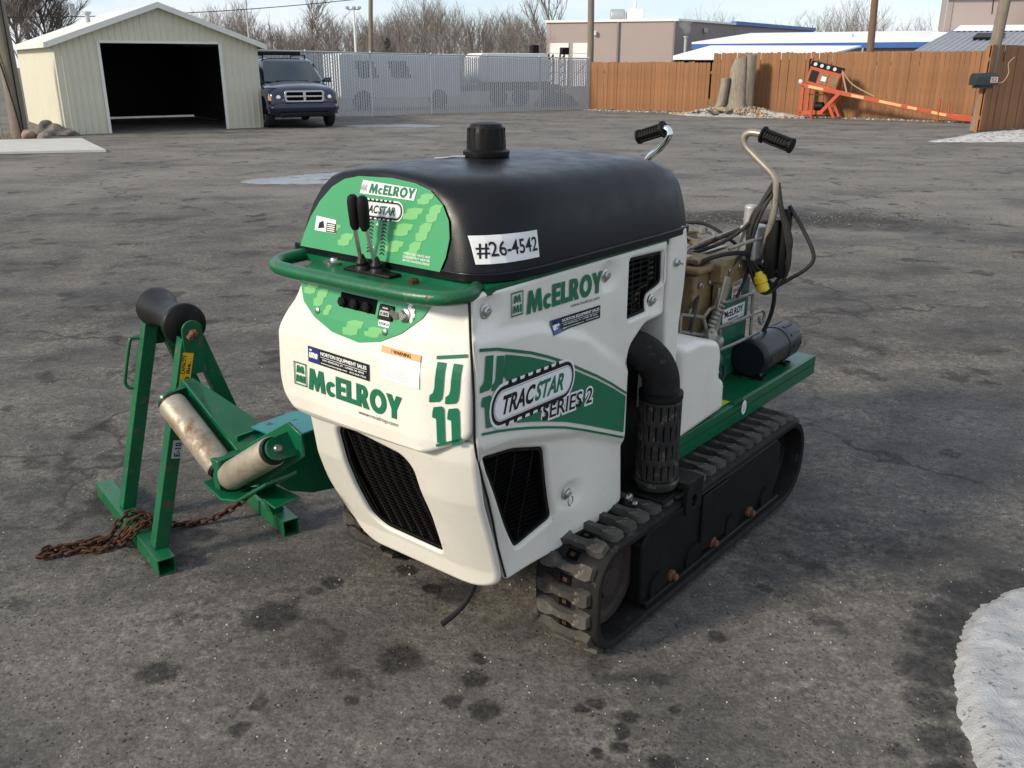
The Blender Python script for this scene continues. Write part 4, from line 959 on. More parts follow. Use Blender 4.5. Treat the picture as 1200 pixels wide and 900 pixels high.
# ------------------------------------------------------------------ fusion carriage on the deck
car = thing('fusion_carriage', 'tan and green fusion carriage with steel rods and handles on the green deck', 'carriage', MO, MZ)
def cp(name, mb, m, par=None, **k): return mb.build(name, m, par or car, **k)
fp = cp('facer_panel', MB().prism([(1.10, .484), (1.37, .484), (1.375, .86), (1.30, .90), (1.10, .88)], (0, .288, 0), (1, 0, 0), (0, 0, 1), (0, .05, 0)), 'facer_green', bevel=.006)
d = Decal(lambda p, q, h: (p, .288 - h, q)); d.poly([(1.150, .712), (1.335, .712), (1.335, .770), (1.150, .770)], 'print_white', .002)
d.text('McELROY', (1.165, .734), (.155, 0), (0, .028), 'print_black', .003, .025); d.text('MADE IN USA', (1.20, .718), (.08, 0), (0, .009), 'print_black', .003, .02); d.build('name_plate', fp)
d = Decal(lambda p, q, h: (p, .288 - h, q)); d.poly([(1.210, .792), (1.292, .792), (1.296, .868), (1.214, .868)], 'print_white', .002)
for k, t in enumerate(('HOT', 'DO NOT', 'TOUCH')): d.text(t, (1.222, .847 - .024 * k), (.062, 0), (0, .015), 'print_red', .003, .03)
d.build('hot_sticker', fp)
mb = MB().prism([(1.045, .72), (1.085, .71), (1.10, .80), (1.17, .875), (1.37, .89), (1.375, .962), (1.10, .965), (1.045, .93)], (0, .262, 0), (1, 0, 0), (0, 0, 1), (0, .024, 0))
mb.box((1.22, .335, .960), (.30, .14, .016)).prism([(1.03, .90), (1.08, .90), (1.09, .972), (1.03, .968)], (0, .245, 0), (1, 0, 0), (0, 0, 1), (0, .05, 0))
cp('facer_shield', mb, 'tan_bronze', bevel=.006)
mb = MB().loft([[(1.02 + .01 * math.cos(a), VC - .04 + .20 * math.cos(a), .70 + .28 * math.sin(a)) for a in [R(i * 12) for i in range(16)]], [(1.13, VC - .04 + .20 * math.cos(a), .70 + .28 * math.sin(a)) for a in [R(i * 12) for i in range(16)]], [(1.13, VC - .04 + .15 * math.cos(a), .70 + .21 * math.sin(a)) for a in [R(i * 12) for i in range(16)]], [(1.02, VC - .04 + .15 * math.cos(a), .70 + .21 * math.sin(a)) for a in [R(i * 12) for i in range(16)]], [(1.02 + .01 * math.cos(a), VC - .04 + .20 * math.cos(a), .70 + .28 * math.sin(a)) for a in [R(i * 12) for i in range(16)]]], closed=False, caps=False)
cp('clamp_jaw', mb, 'tan_bronze', smooth=40)
cp('clamp_jaw', MB().box((1.00, .36, .72), (.14, .13, .44)).box((1.00, .36, .955), (.16, .17, .03)).box((1.02, .40, .86), (.12, .20, .18)), 'tan_bronze', bevel=.012)
cp('clamp_jaw', MB().box((1.24, .66, .80), (.12, .24, .34)).box((1.24, .66, .985), (.18, .28, .028)).box((1.36, .60, .92), (.10, .10, .16)), 'tan_bronze', bevel=.012)
cp('jaw_base', MB().box((1.10, .50, .52), (.50, .42, .07)), 'facer_green', bevel=.008)
# shiny cast knuckle and screw
mb = MB()
for k in range(7): mb.lathe([(.0, 0), (.014, 0), (.017, .006), (.014, .012), (0, .012)], (1.00 + .008 * k, .262 - .003 * k, .74 + .014 * k), (.35, -.1, .6), 12)
mb.lathe([(.03, 0), (.036, .01), (.036, .04), (.02, .05)], (.985, .275, .70), (0, -1, .3), 10); mb.lathe([(.02, 0), (.026, .01), (.026, .04), (.012, .05)], (1.02, .265, .69), (0, -1, -.2), 10)
mb.tube([(.99, .27, .66), (1.01, .255, .73), (1.035, .25, .80), (1.05, .26, .88)], .011, 8)
cp('clamp_screw', mb, 'wire_steel')
cp('strut', MB().bar((1.02, .258, .72), (1.075, .250, .92), .025, .04), 'pale_pipe', bevel=.005)
# wire guard
def rods(name, lists, r=.0065, m='wire_steel', par=None):
    for pl_ in lists: cp(name, MB().tube(pl_, r, 7), m, par)
rods('guard_rod', [
    [(1.00, .268, .808), (1.074, .255, .818), (1.322, .250, .810), (1.37, .27, .805)],
    [(.978, .262, .729), (1.20, .248, .726), (1.413, .250, .720)],
    [(1.07, .250, .640), (1.20, .245, .638), (1.395, .245, .636)],
    [(.80, .275, .829), (.957, .268, .787), (1.00, .268, .808)],
    [(.80, .275, .829), (.797, .272, .768), (.953, .262, .722), (.978, .262, .729), (.957, .268, .787)],
    [(.978, .262, .729), (1.00, .26, .62), (1.04, .25, .50), (1.10, .24, .487)],
    [(1.327, .252, .80), (1.330, .250, .70), (1.330, .248, .56), (1.37, .245, .487)],
    [(1.395, .245, .636), (1.41, .25, .58), (1.43, .25, .487)],
    [(1.07, .250, .640), (1.07, .255, .72)]], .0068)
rods('guard_rod', [[(1.415 + .022 * math.cos(a), .245, .695 + .026 * math.sin(a)) for a in [R(100 - i * 27) for i in range(12)]]], .006)
rods('top_bar', [smooth_path([(1.12, .27, 1.01), (1.20, .22, 1.035), (1.36, .20, 1.035), (1.46, .22, 1.03), (1.48, .30, 1.03), (1.40, .36, 1.035), (1.22, .36, 1.035)], 5),
                 smooth_path([(1.20, .27, .97), (1.30, .24, 1.02), (1.40, .22, 1.02), (1.46, .25, .96), (1.47, .25, .90)], 5),
                 smooth_path([(.98, .42, .98), (1.08, .36, 1.03), (1.22, .38, 1.03), (1.30, .46, 1.03), (1.18, .52, 1.03), (1.02, .50, 1.02)], 5),
                 [(.98, .60, 1.03), (1.10, .60, 1.07), (1.22, .56, 1.085)], [(1.02, .66, 1.0), (1.20, .62, 1.08), (1.26, .60, 1.03)],
                 [(1.00, .45, .93), (1.35, .42, .985)], [(1.20, .30, .90), (1.24, .27, 1.03)], [(1.26, .30, .92), (1.30, .27, 1.03)]], .0072)
for p in ((1.22, .56, 1.085), (1.47, .25, 1.03), (1.24, .44, 1.03)): cp('rod_clamp', MB().lathe([(.010, 0), (.018, .004), (.018, .024), (.010, .028)], p, (0, 0, 1), 10), 'wire_steel')
cp('bracket_plate', MB().bar((1.14, .52, 1.05), (1.26, .45, .98), .05, .010).bar((1.33, .26, 1.03), (1.40, .25, .93), .045, .010), 'alu', bevel=.003)
cp('valve_block', MB().box((1.40, .19, .95), (.045, .05, .16)).lathe([(.014, 0), (.014, .06)], (1.40, .19, 1.03), (0, 0, 1), 10), 'alu', bevel=.005)
# guide rods, cylinder, fittings and hoses
for v, z in ((.36, .60), (.62, .60), (.62, .86)): cp('guide_rod', MB().lathe([(.016, 0), (.016, .52)], (.88, v, z), (1, 0, 0), 14), 'chrome')
cp('cylinder', MB().lathe([(.02, 0), (.036, .004), (.036, .03), (.031, .034), (.031, .20), (.036, .204), (.036, .24), (.018, .245)], (.90, .30, .575), (1, 0, 0), 18), 'facer_green')
cp('cylinder', MB().lathe([(.02, 0), (.036, .004), (.036, .03), (.031, .034), (.031, .20), (.036, .204), (.036, .24), (.018, .245)], (1.02, .66, .66), (1, 0, 0), 18), 'facer_green')
random.seed(14)
for (x, y, z) in ((.96, .292, .90), (1.03, .292, .90), (.96, .292, .62), (1.03, .292, .66), (1.20, .262, .935), (1.33, .262, .93), (1.12, .262, .93), (1.08, .262, .78), (1.32, .288, .52), (1.15, .288, .52)):
    cp('fitting', MB().lathe([(.011, 0), (.011, .006), (.0075, .008), (.0075, .014)], (x, y, z), (0, -1, 0), 6), 'zinc_bolt')
for k, pts in enumerate(([(1.40, .19, .99), (1.37, .22, 1.08), (1.28, .30, 1.06), (1.16, .40, 1.0), (1.05, .46, .97)], [(1.39, .20, .92), (1.34, .22, .98), (1.24, .24, 1.0), (1.14, .27, .93), (1.08, .25, .86)], [(1.26, .24, .97), (1.18, .245, .99), (1.06, .26, 1.0), (.96, .30, .98), (.90, .36, .90)],
        [(1.30, .30, .98), (1.24, .44, 1.07), (1.12, .56, 1.05), (1.0, .62, .95)], [(.90, .34, .62), (.86, .28, .70), (.88, .27, .80), (.96, .30, .86)], [(1.20, .62, .97), (1.10, .52, 1.06), (.98, .44, 1.01), (.90, .42, .90)], [(1.34, .23, .88), (1.40, .20, .82), (1.44, .22, .70), (1.42, .26, .58), (1.40, .30, .50)], [(1.12, .25, .56), (1.06, .22, .54), (1.02, .24, .50)])):
    cp('hose', MB().tube(smooth_path(pts, 6), .0068 if k % 2 else .0085, 8), 'cable_black', smooth=60)
for (x, y, z, s) in ((.95, .36, .985, .05), (1.24, .60, 1.01, .06), (1.05, .40, .99, .035), (1.30, .62, 1.01, .04)):
    cp('fitting_block', MB().box((x, y, z), (s, s * .8, s * .7)).lathe([(s * .25, 0), (s * .25, s * .5), (s * .15, s * .6)], (x, y, z + s * .35), n=6), 'alu', bevel=.003)
for (x, y, z, a) in ((.93, .31, .80, .3), (1.0, .45, .965, 0)): cp('eye_bolt', MB().tube([(x + .02 * math.cos(t), y - .01, z + .02 * math.sin(t)) for t in [i * math.pi / 6 for i in range(12)]], .005, 6, closed=True), 'wire_steel')
cp('scale_strip', MB().box((1.20, .40, .975), (.30, .03, .004)), 'alu'); cp('lid', MB().box((1.00, .36, .985), (.12, .13, .02)), 'tan_bronze', bevel=.006)
# chunky castings of the jaws behind
for (x, y, z, sx, sy, sz_, a) in ((1.10, .46, .94, .16, .12, .10, .1), (1.22, .50, .93, .10, .16, .16, 0), (1.34, .46, .92, .12, .10, .14, -.1), (1.06, .56, .99, .10, .10, .07, .2), (1.30, .56, 1.0, .14, .08, .06, .1), (.94, .46, .90, .10, .12, .16, 0), (1.42, .52, .84, .10, .16, .24, 0)):
    cp('casting', MB().prism([(-sx / 2, 0), (sx / 2, 0), (sx / 2, sz_ * .55), (sx * .22, sz_), (-sx * .30, sz_), (-sx / 2, sz_ * .7)], (x, y - sy / 2, z - sz_ / 2), (math.cos(a), math.sin(a), 0), (0, 0, 1), (0, sy, 0)), 'tan_bronze', bevel=.008)
for (x, y, z) in ((1.10, .395, .95), (1.22, .415, .95), (1.34, .405, .95), (.94, .395, .93), (.94, .395, .86)): cp('fitting', MB().lathe([(.016, 0), (.016, .012), (.010, .014), (.010, .026)], (x, y, z), (0, -1, 0), 6), 'wire_steel')
for (x, z) in ((1.02, .60), (1.16, .58)): cp('bracket', MB().prism([(0, 0), (.06, 0), (.06, .20), (.03, .26), (0, .20)], (x, .345, z - .1), (1, 0, 0), (0, 0, 1), (0, .012, 0)), 'facer_green', bevel=.003)
# handles with ribbed grips
hr = smooth_path([(1.30, .24, .90), (1.27, .20, 1.02), (1.25, .168, 1.12), (1.25, .166, 1.20), (1.25, .176, 1.262), (1.25, .24, 1.318), (1.25, .297, 1.366), (1.25, .305, 1.398), (1.25, .285, 1.414), (1.25, .245, 1.412), (1.25, .225, 1.408)], 5)
h1 = cp('handle', MB().tube(hr, .0128, 12), 'pale_pipe', smooth=60)
hl = smooth_path([(1.20, .60, .95), (1.14, .62, 1.12), (1.12, .635, 1.29), (1.11, .575, 1.352), (1.10, .535, 1.394), (1.10, .532, 1.413), (1.10, .545, 1.424), (1.10, .57, 1.420)], 5)
h2 = cp('handle', MB().tube(hl, .0128, 12), 'chrome', smooth=60)
def grip(par, p, q):
    p, q = Vector(p), Vector(q); ln = (q - p).length; pr = [(.0165, 0), (.030, .001), (.031, .008), (.022, .011)]
    h = .013
    while h < ln - .022: pr += [(.0225, h), (.0225, h + .006), (.0185, h + .0075), (.0185, h + .0095)]; h += .0115
    pr += [(.021, ln - .012), (.027, ln - .010), (.027, ln - .002), (.015, ln)]
    mb = MB().lathe(pr, p, q - p, 18); a, s, t = frame(q - p)
    for k in range(6):
        an = k * math.pi / 3; off = (s * math.cos(an) + t * math.sin(an)) * .0225; mb.bar(p + a * .014 + off, q - a * .014 + off, .007, .005, up=off)
    mb.build('grip', 'grip_rubber', par, smooth=40)
grip(h1, (1.25, .238, 1.411), (1.25, .120, 1.375)); grip(h2, (1.10, .553, 1.424), (1.10, .665, 1.389))
cp('handle_housing', MB().box((1.28, .17, 1.0), (.06, .045, .22)).box((1.30, .135, 1.02), (.05, .03, .26)), 'black_plastic', bevel=.01)
cp('pump_body', MB().box((1.26, .245, 1.02), (.09, .07, .13)).lathe([(.024, 0), (.024, .09)], (1.24, .25, 1.07), (0, 0, 1), 14), 'alu', bevel=.01)
# cables hung over the handle
cab = thing('cable_bundle', 'dark power cables with a yellow plug hung over the steel handle', 'cable', MO, MZ)
random.seed(11)
for k in range(8):
    dx, dy = random.uniform(-.02, .02), random.uniform(-.012, .012)
    lo = .85 + random.uniform(-.02, .10); w_ = .02 + .030 * random.random()
    pts = [(1.25 + dx * .2, .172 + dy * .3, 1.255 - .008 * k), (1.235 - w_ * .3 + dx, .20 + w_ * .7 + dy, 1.12), (1.24 - w_ * .3 + dx, .215 + w_ * .7, .98 + dy), (1.27 + dx, .185, lo), (1.29 + w_ * .3, .140 - w_ * .4 + dy, lo + .06), (1.28 + w_ * .3, .125 - w_ * .5, 1.02 + dy), (1.26, .150 - w_ * .4, 1.14), (1.253, .160, 1.245 - .006 * k)]
    MB().tube(smooth_path(pts, 8), .0068, 8).build('cable', 'cable_black', cab, smooth=60)
MB().tube(smooth_path([(1.30, .13, 1.16), (1.33, .085, 1.08), (1.34, .035, .985), (1.33, .05, .935), (1.31, .11, .885), (1.29, .17, .842), (1.27, .205, .835)], 8), .0075, 8).build('cable', 'cable_black', cab, smooth=60)
MB().tube(smooth_path([(1.25, .17, 1.24), (1.22, .24, 1.10), (1.14, .32, 1.02), (1.04, .44, .97)], 8), .007, 8).build('cable', 'cable_black', cab, smooth=60)
MB().tube(smooth_path([(1.31, .26, .98), (1.24, .245, .90), (1.18, .25, .82)], 6), .006, 8).build('cable', 'cable_black', cab, smooth=60)
pb = Vector((1.24, .196, .905)); pa = Vector((.12, -.32, -.94))
pg = MB().lathe([(.012, -.012), (.016, 0), (.024, .008), (.025, .03), (.0215, .034), (.0235, .04), (.0235, .062), (.015, .068)], pb, pa, 16).build('plug', 'plug_yellow', cab, smooth=40)
# ------------------------------------------------------------------ A-frame roller stand
SF = Vector((-.61, .79, 0)).normalized(); SG = Vector((.79, .61, 0)).normalized()
SN = Vector((-1.19, 2.72, 0))
sz = math.atan2(SG.y, SG.x)          # local x = across the stand (towards the machine), local y = along the roller
st = thing('roller_stand', 'green steel A-frame pipe stand with a black hourglass roller on top', 'pipe stand', SN, sz)
t = .062
for nm, x in (('foot', 0), ('foot', .455)):
    MB().hollow((x, -.02, t / 2), (x, .755, t / 2), t, t, .006).build(nm, 'green_worn', st, smooth=0, bevel=.004, bang=60)
ax = Vector((.205, 0, .775))
legs = []
for y in (.085, .465):
    for x0, xt in ((0, .192), (.455, .222)):
        legs.append(MB().hollow((x0 + (.01 if x0 == 0 else -.01), y, t - .002), (xt, y, .785), .048, .052, .006, up=(0, 1, 0)).build('leg', 'green_worn', st, smooth=0, bevel=.004, bang=60))
ro = MB().lathe([(.012, -.008), (.068, -.006), (.073, 0), (.073, .010), (.068, .03), (.055, .09), (.049, .15), (.055, .21), (.068, .27), (.073, .29), (.073, .30), (.068, .306), (.012, .308)], (ax.x, .125, ax.z + .045), (0, 1, 0), 40).build('roller', 'rubber_smooth', st, smooth=50)
MB().lathe([(.0125, 0), (.0125, .47)], (ax.x, .04, ax.z + .03), (0, 1, 0), 12).build('axle', 'rust', st)
for y in (.058, .492):
    P = [(-.034, -.11), (.034, -.11), (.034, .04)] + [(.034 * math.cos(R(a)), .04 + .034 * math.sin(R(a))) for a in range(15, 180, 15)] + [(-.034, .04)]
    MB().prism(P, (ax.x, y - .004, ax.z), (1, 0, 0), (0, 0, 1), (0, .010, 0)).build('end_plate', 'green_worn', st, bevel=.002)
MB().lathe([(.016, 0), (.017, .006), (.014, .014), (.008, .018)], (ax.x, .053, ax.z + .03), (0, -1, 0), 6).lathe([(.008, .0), (.008, .03)], (ax.x - .015, .055, ax.z + .022), (0, -1, 0), 8).build('axle_nut', 'rust_orange', st)
# lifting handle on the far leg
hp = smooth_path([(.150, .485, .70), (.125, .495, .70), (.112, .495, .685), (.080, .495, .56), (.078, .495, .53), (.090, .49, .515), (.108, .485, .520)], 5)
MB().tube(hp, .007, 8).build('lift_handle', 'green_worn', st, smooth=60)
# rating sticker on the near leg
dv = (Vector((.192, 0, .785)) - Vector((.01, 0, .06))).normalized(); sv2 = Vector((dv.z, 0, -dv.x))
yk = .085 - .034
d = Decal(lambda p, q, h: tuple(Vector((.01, yk - h, .06)) + dv * q + sv2 * p)); d.poly([(-.018, .555), (.018, .555), (.018, .705), (-.018, .705)], 'print_yellow', .003)
d2 = Decal(d.M); d2.text('CAPACITY', (-.004, .632), (0, .065), (-.013, 0), 'print_black', .0042, .02); d2.text('1200 lbs.', (.013, .565), (0, .11), (-.013, 0), 'print_black', .0042, .02)
d.mb = MB(); d.mats = []; d.poly([(-.018, .555), (.018, .555), (.018, .705), (-.018, .705)], 'print_yellow', .003); d.poly([(-.016, .562), (.0, .562), (-.008, .592)], 'print_orange', .004)
d.build('rating_sticker', legs[0]); d2.build('rating_print', legs[0])
d = Decal(lambda p, q, h: tuple(Vector((.01, yk - h, .06)) + dv * q + sv2 * p)); d.poly([(-.012, .335), (.022, .335), (.022, .40), (-.012, .40)], 'print_grey', .003); d.text('E-10', (.016, .342), (0, .05), (-.020, 0), 'print_black', .004, .02); d.build('number_sticker', legs[0])

# ------------------------------------------------------------------ V roller cradle on its boom, beside the machine
cr = thing('roller_cradle', 'low V cradle with two scuffed metal rollers on a green and teal boom', 'roller cradle', MO, MZ)
U = -.50
def pipe_roller(p, q):
    p, q = Vector(p), Vector(q); ln = (q - p).length
    o = MB().lathe([(.03, .0), (.044, .002), (.046, .008), (.046, ln - .008), (.044, ln - .002), (.03, ln)], p, q - p, 30).build('roller', 'worn_steel', cr, smooth=50)
    a = (q - p).normalized()
    MB().lathe([(.015, -.012), (.040, -.011), (.042, -.004), (.042, .0)], p, a, 24).build('roller_end', 'rubber_smooth', o)
    MB().lathe([(.042, 0), (.042, .004), (.040, .011), (.015, .012)], q, a, 24).build('roller_end', 'rubber_smooth', o); MB().lathe([(.010, -.04), (.010, ln + .04)], p, a, 10).build('axle', 'zinc_bolt', o)
R1a, R1b, R2a, R2b = (U, 1.395, .612), (U, 1.150, .458), (U, 1.100, .440), (U, .865, .590)
pipe_roller(R1a, R1b); pipe_roller(R2a, R2b)
MB().prism([(1.445, .640), (1.405, .675), (1.135, .500), (.86, .665), (.80, .64), (.80, .57), (1.00, .43), (1.09, .385), (1.17, .385)], (U + .055, 0, 0), (0, 1, 0), (0, 0, 1), (.010, 0, 0)).build('back_plate', 'green_paint', cr, bevel=.002)
# top flange that widens rearwards into the boom
MB().loft([[(U + .055, 1.425, .668), (U + .10, 1.420, .668), (U + .10, 1.420, .660), (U + .055, 1.425, .660)], [(U + .055, 1.20, .548), (U + .17, 1.20, .560), (U + .17, 1.20, .552), (U + .055, 1.20, .540)], [(U + .055, 1.12, .505), (U + .17, 1.10, .512), (U + .17, 1.10, .504), (U + .055, 1.12, .497)]]).build('gusset', 'green_worn', cr)
MB().loft([[(U - .045, 1.19, .410), (U + .06, 1.19, .410), (U + .06, 1.19, .402), (U - .045, 1.19, .402)], [(U - .05, 1.09, .385), (U + .06, 1.09, .385), (U + .06, 1.09, .377), (U - .05, 1.09, .377)], [(U - .055, 1.00, .410), (U + .06, 1.00, .410), (U + .06, 1.00, .402), (U - .055, 1.00, .402)], [(U - .055, .84, .515), (U + .06, .84, .515), (U + .06, .84, .505), (U - .055, .84, .505)]]).build('tray', 'green_paint', cr, bevel=.002)
P = [(0, -.034), (.070, -.038), (.070, .038), (0, .034)] + [(-.034 * math.sin(R(k)), .034 * math.cos(R(k))) for k in range(15, 180, 15)]
rn = Vector((1, 0, 0)); ra = (Vector(R2b) - Vector(R2a)).normalized(); ra2 = (Vector(R1a) - Vector(R1b)).normalized()
bk = MB().prism(P, Vector(R2b) + ra * .016, rn, ra.cross(rn), ra * .010).build('end_bracket', 'green_paint', cr, bevel=.002)
MB().lathe([(.012, 0), (.012, .006), (.008, .012)], Vector(R2b) + ra * .026, ra, 12).build('axle_bolt', 'zinc_bolt', bk)
MB().prism(P, Vector(R1a) + ra2 * .016, rn, ra2.cross(rn), ra2 * .010).build('end_bracket', 'green_paint', cr, bevel=.002)
MB().prism([(1.110, .40), (1.140, .40), (1.145, .50), (1.105, .50)], (U - .035, 0, 0), (0, 1, 0), (0, 0, 1), (.09, 0, 0)).build('centre_bracket', 'green_paint', cr, bevel=.002)
# boom running rearwards beside the machine
MB().prism([(U + .065, .54), (U + .065, .44), (U + .13, .375), (U + .22, .335), (U + .40, .30), (.40, .30), (.40, .54)], (0, .985, 0), (1, 0, 0), (0, 0, 1), (0, .010, 0)).build('boom_side', 'green_paint', cr, bevel=.002)
MB().prism([(U + .065, .54), (U + .065, .44), (U + .13, .375), (U + .22, .335), (U + .40, .30), (.40, .30), (.40, .54)], (0, 1.145, 0), (1, 0, 0), (0, 0, 1), (0, .010, 0)).build('boom_side', 'green_paint', cr, bevel=.002)
MB().box((.02, 1.07, .548), (.78, .180, .010)).build('boom_cover', 'teal_paint', cr, bevel=.003)
MB().prism([(U - .03, .84), (U + .065, .84), (U + .065, .995), (U + .0, .995)], (0, 0, .42), (1, 0, 0), (0, 1, 0), (0, 0, .008)).build('boom_foot', 'green_paint', cr, bevel=.003)

# ------------------------------------------------------------------ rusty chain over the stand's feet
ch = thing('rusty_chain', 'rusty steel chain wrapped on the stand and trailing on the asphalt', 'chain', (SN.x, SN.y, 0), sz)
def link_mesh():
    mb = MB(); r, hl, w = .0045, .0185, .0100; pts = []
    for k in range(9): a = R(-90 + 22.5 * k); pts.append((hl - w + w * math.cos(a), w * math.sin(a), 0))
    for k in range(9): a = R(90 + 22.5 * k); pts.append((-hl + w + w * math.cos(a), w * math.sin(a), 0))
    return mb.tube(pts, r, 7, closed=True)
first = [None]
def chain(pts, seed):
    random.seed(seed); P = smooth_path(pts, 14); pitch = .0272; acc = 0; k = 0; prev = P[0]; last = None
    for q in P[1:]:
        seg = (q - prev).length
        while acc + seg >= pitch:
            tq = (pitch - acc) / seg; pos = prev + (q - prev) * tq; seg -= (pitch - acc); prev = pos; acc = 0
            if last is not None:
                mid = (last + pos) / 2; a = (pos - last).normalized()
                if first[0] is None: o = link_mesh().build('link', 'rust', ch, smooth=60); first[0] = o
                else: o = dup(first[0], ch)
                qt = a.to_track_quat('X', 'Z').to_matrix() @ Matrix.Rotation((math.pi / 2 if k % 2 else 0) + random.uniform(-.45, .45) + .7, 3, 'X')
                o.rotation_euler = qt.to_euler(); o.location = mid; k += 1
            last = pos
        acc += seg; prev = q
def sl(x, y):      # ground point of the photograph's layout -> stand axes
    v = Vector((x, y, 0)) - SN; return (v.dot(SG), v.dot(SF), 0)
def W2(x, y, z): a = sl(x, y); return (a[0], a[1], z)
chain([(.44, .17, .16), (.40, .19, .11), (.32, .22, .05), (.24, .25, .018), (.15, .28, .015), (.08, .29, .04), (.03, .30, .085), (-.03, .31, .06), (-.07, .30, .02), (-.14, .27, .013), W2(-1.54, 2.845, .013), W2(-1.645, 2.80, .013), W2(-1.675, 2.815, .013), W2(-1.63, 2.85, .013), W2(-1.50, 2.93, .014), (-.09, .33, .03), (-.04, .34, .08), (.01, .34, .088), (.05, .30, .06), (.03, .24, .085), (-.03, .24, .075), (-.06, .28, .03)], 1)
chain([W2(-1.635, 2.81, .022), W2(-1.66, 2.825, .024), W2(-1.63, 2.855, .02), W2(-1.52, 2.89, .013), W2(-1.44, 2.93, .013), (-.08, .26, .02), (-.045, .22, .06), (-.02, .22, .082), (.03, .22, .09)], 2)
# ------------------------------------------------------------------ materials of the surroundings
mat('siding', (.64, .605, .465), (.57, .54, .42), 2, .5, .45, bmp=.03, bscale=30)
mat('siding_roof', (.74, .73, .66), (.66, .65, .59), 2, .5, .40)
mat('fence_wood', (.285, .128, .050), (.20, .088, .033), 3, .5, .72, wear=(.33, .19, .09), wear_scale=5, wear_lo=.60, wear_hi=.75, bmp=.3, bscale=40, stretch=(9, 9, .7), objrand=.22)
mat('pole_wood', (.24, .205, .16), (.15, .125, .095), 6, .5, .85, bmp=.5, bscale=25, stretch=(6, 6, .5), bdist=.02)
mat('pole_brown', (.19, .115, .07), (.12, .075, .045), 6, .5, .85, bmp=.5, bscale=25, stretch=(6, 6, .5), bdist=.02)
mat('stump_wood', (.33, .285, .225), (.19, .162, .13), 5, .5, .85, wear=(.50, .40, .26), wear_scale=6, wear_lo=.58, wear_hi=.72, bmp=.7, bscale=16, stretch=(4, 4, .8), bdist=.05)
mat('orange_paint', (.52, .085, .025), (.38, .06, .022), 8, .5, .5, wear=(.20, .10, .06), wear_scale=14, wear_lo=.6, wear_hi=.68)
mat('reflective_tape', (.78, .55, .28), (.70, .32, .14), 8, .5, .45)
mat('car_paint', (.003, .008, .030), (.004, .010, .036), 3, .5, .22, spec=.4, coat=.7)
mat('car_glass', (.02, .036, .04), None, rough=.08, spec=.6)
mat('car_light', (.68, .70, .72), (.40, .41, .43), 30, .5, .12)
mat('car_marker', (.60, .22, .08), None, rough=.25)
mat('tyre', (.014, .014, .014), None, rough=.75)
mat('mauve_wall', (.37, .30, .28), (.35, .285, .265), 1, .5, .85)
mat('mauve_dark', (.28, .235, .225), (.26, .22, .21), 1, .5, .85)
mat('white_trim', (.74, .74, .73), None, rough=.5)
mat('blue_trim', (.035, .11, .36), None, rough=.45)
mat('roof_snow', (.80, .81, .83), (.72, .73, .76), .6, .5, .7, bmp=.2, bscale=3, bdist=.1)
mat('metal_roof', (.30, .31, .33), (.24, .25, .27), 1, .5, .45, metal=.2)
mat('galv', (.44, .45, .45), (.36, .37, .37), 10, .5, .5, metal=.4)
mat('screen_slat', (.55, .555, .56), (.49, .495, .50), 1.3, .5, .7, objrand=.15)
mat('bark', (.155, .128, .113), (.205, .174, .154), 8, .5, .9)
mat('bark_grey', (.225, .195, .176), (.175, .15, .135), 8, .5, .9)
mat('needle', (.035, .055, .028), (.06, .08, .04), 6, .5, .85)
mat('dry_grass', (.22, .17, .09), None, rough=.9)
mat('pale_board', (.33, .37, .35), (.25, .28, .27), 4, .5, .8)

# ------------------------------------------------------------------ garage
GT = R(34); gar = thing('garage', 'pale cream ribbed metal garage with a wide open dark doorway', 'garage', (-10.92, 23.03, 0), GT)
GW, GD, GE, GA = 4.92, 6.6, 2.14, 3.02
def rooflin(x): return GE + (GA - GE) * (1 - abs(x - GW / 2) / (GW / 2))
def ribbed(x0, x1, zf0, zf1, y, pitch=.155, dep=.022, flip=1):
    xs = []; x = x0
    while x < x1 - .02:
        for a, dd in ((0, 0), (pitch * .70, 0), (pitch * .78, 1), (pitch * .92, 1)):
            if x + a < x1: xs.append((x + a, dd))
        x += pitch
    xs.append((x1, 0))
    if x0 < GW / 2 < x1: xs.append((GW / 2, 0)); xs.sort()
    mb = MB(); mb.loft([[(x, y - flip * dep * d_, zf0(x)) for x, d_ in xs], [(x, y - flip * dep * d_, zf1(x)) for x, d_ in xs]], closed=False, caps=False); return mb
z0 = lambda x: 0.0
DW0, DW1, DH = .98, 3.95, 2.16
for a, b_ in ((0, DW0), (DW1, GW)): ribbed(a, b_, z0, rooflin, 0).build('front_wall', 'siding', gar, smooth=0, recalc=False)
ribbed(DW0, DW1, lambda x: DH, rooflin, 0).build('gable', 'siding', gar, smooth=0, recalc=False)
MB().box((-.015, GD / 2, GE / 2), (.04, GD, GE)).build('side_wall', 'siding', gar, bevel=.01)
MB().box((GW + .015, GD / 2, GE / 2), (.04, GD, GE)).build('side_wall', 'siding', gar, bevel=.01)
mat('shade_board', (.035, .032, .028), (.022, .02, .018), 3, .5, .85)  # dark colour stands in for the shade inside the garage
MB().box((GW - .03, GD / 2, GE / 2), (.03, GD - .2, GE - .04)).build('shade_lining', 'shade_board', gar)  # sheets added inside the side walls so the interior reads dark
MB().box((.03, GD / 2, GE / 2), (.03, GD - .2, GE - .04)).build('shade_lining', 'shade_board', gar)
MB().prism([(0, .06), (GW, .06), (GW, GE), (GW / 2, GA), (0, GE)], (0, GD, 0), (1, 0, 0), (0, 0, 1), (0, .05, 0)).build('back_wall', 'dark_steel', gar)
for x in (DW0, DW1): MB().box((x, -.012, DH / 2), (.07, .035, DH)).build('door_trim', 'siding_roof', gar)
MB().box(((DW0 + DW1) / 2, -.012, DH), (DW1 - DW0, .035, .06)).build('door_trim', 'siding_roof', gar)
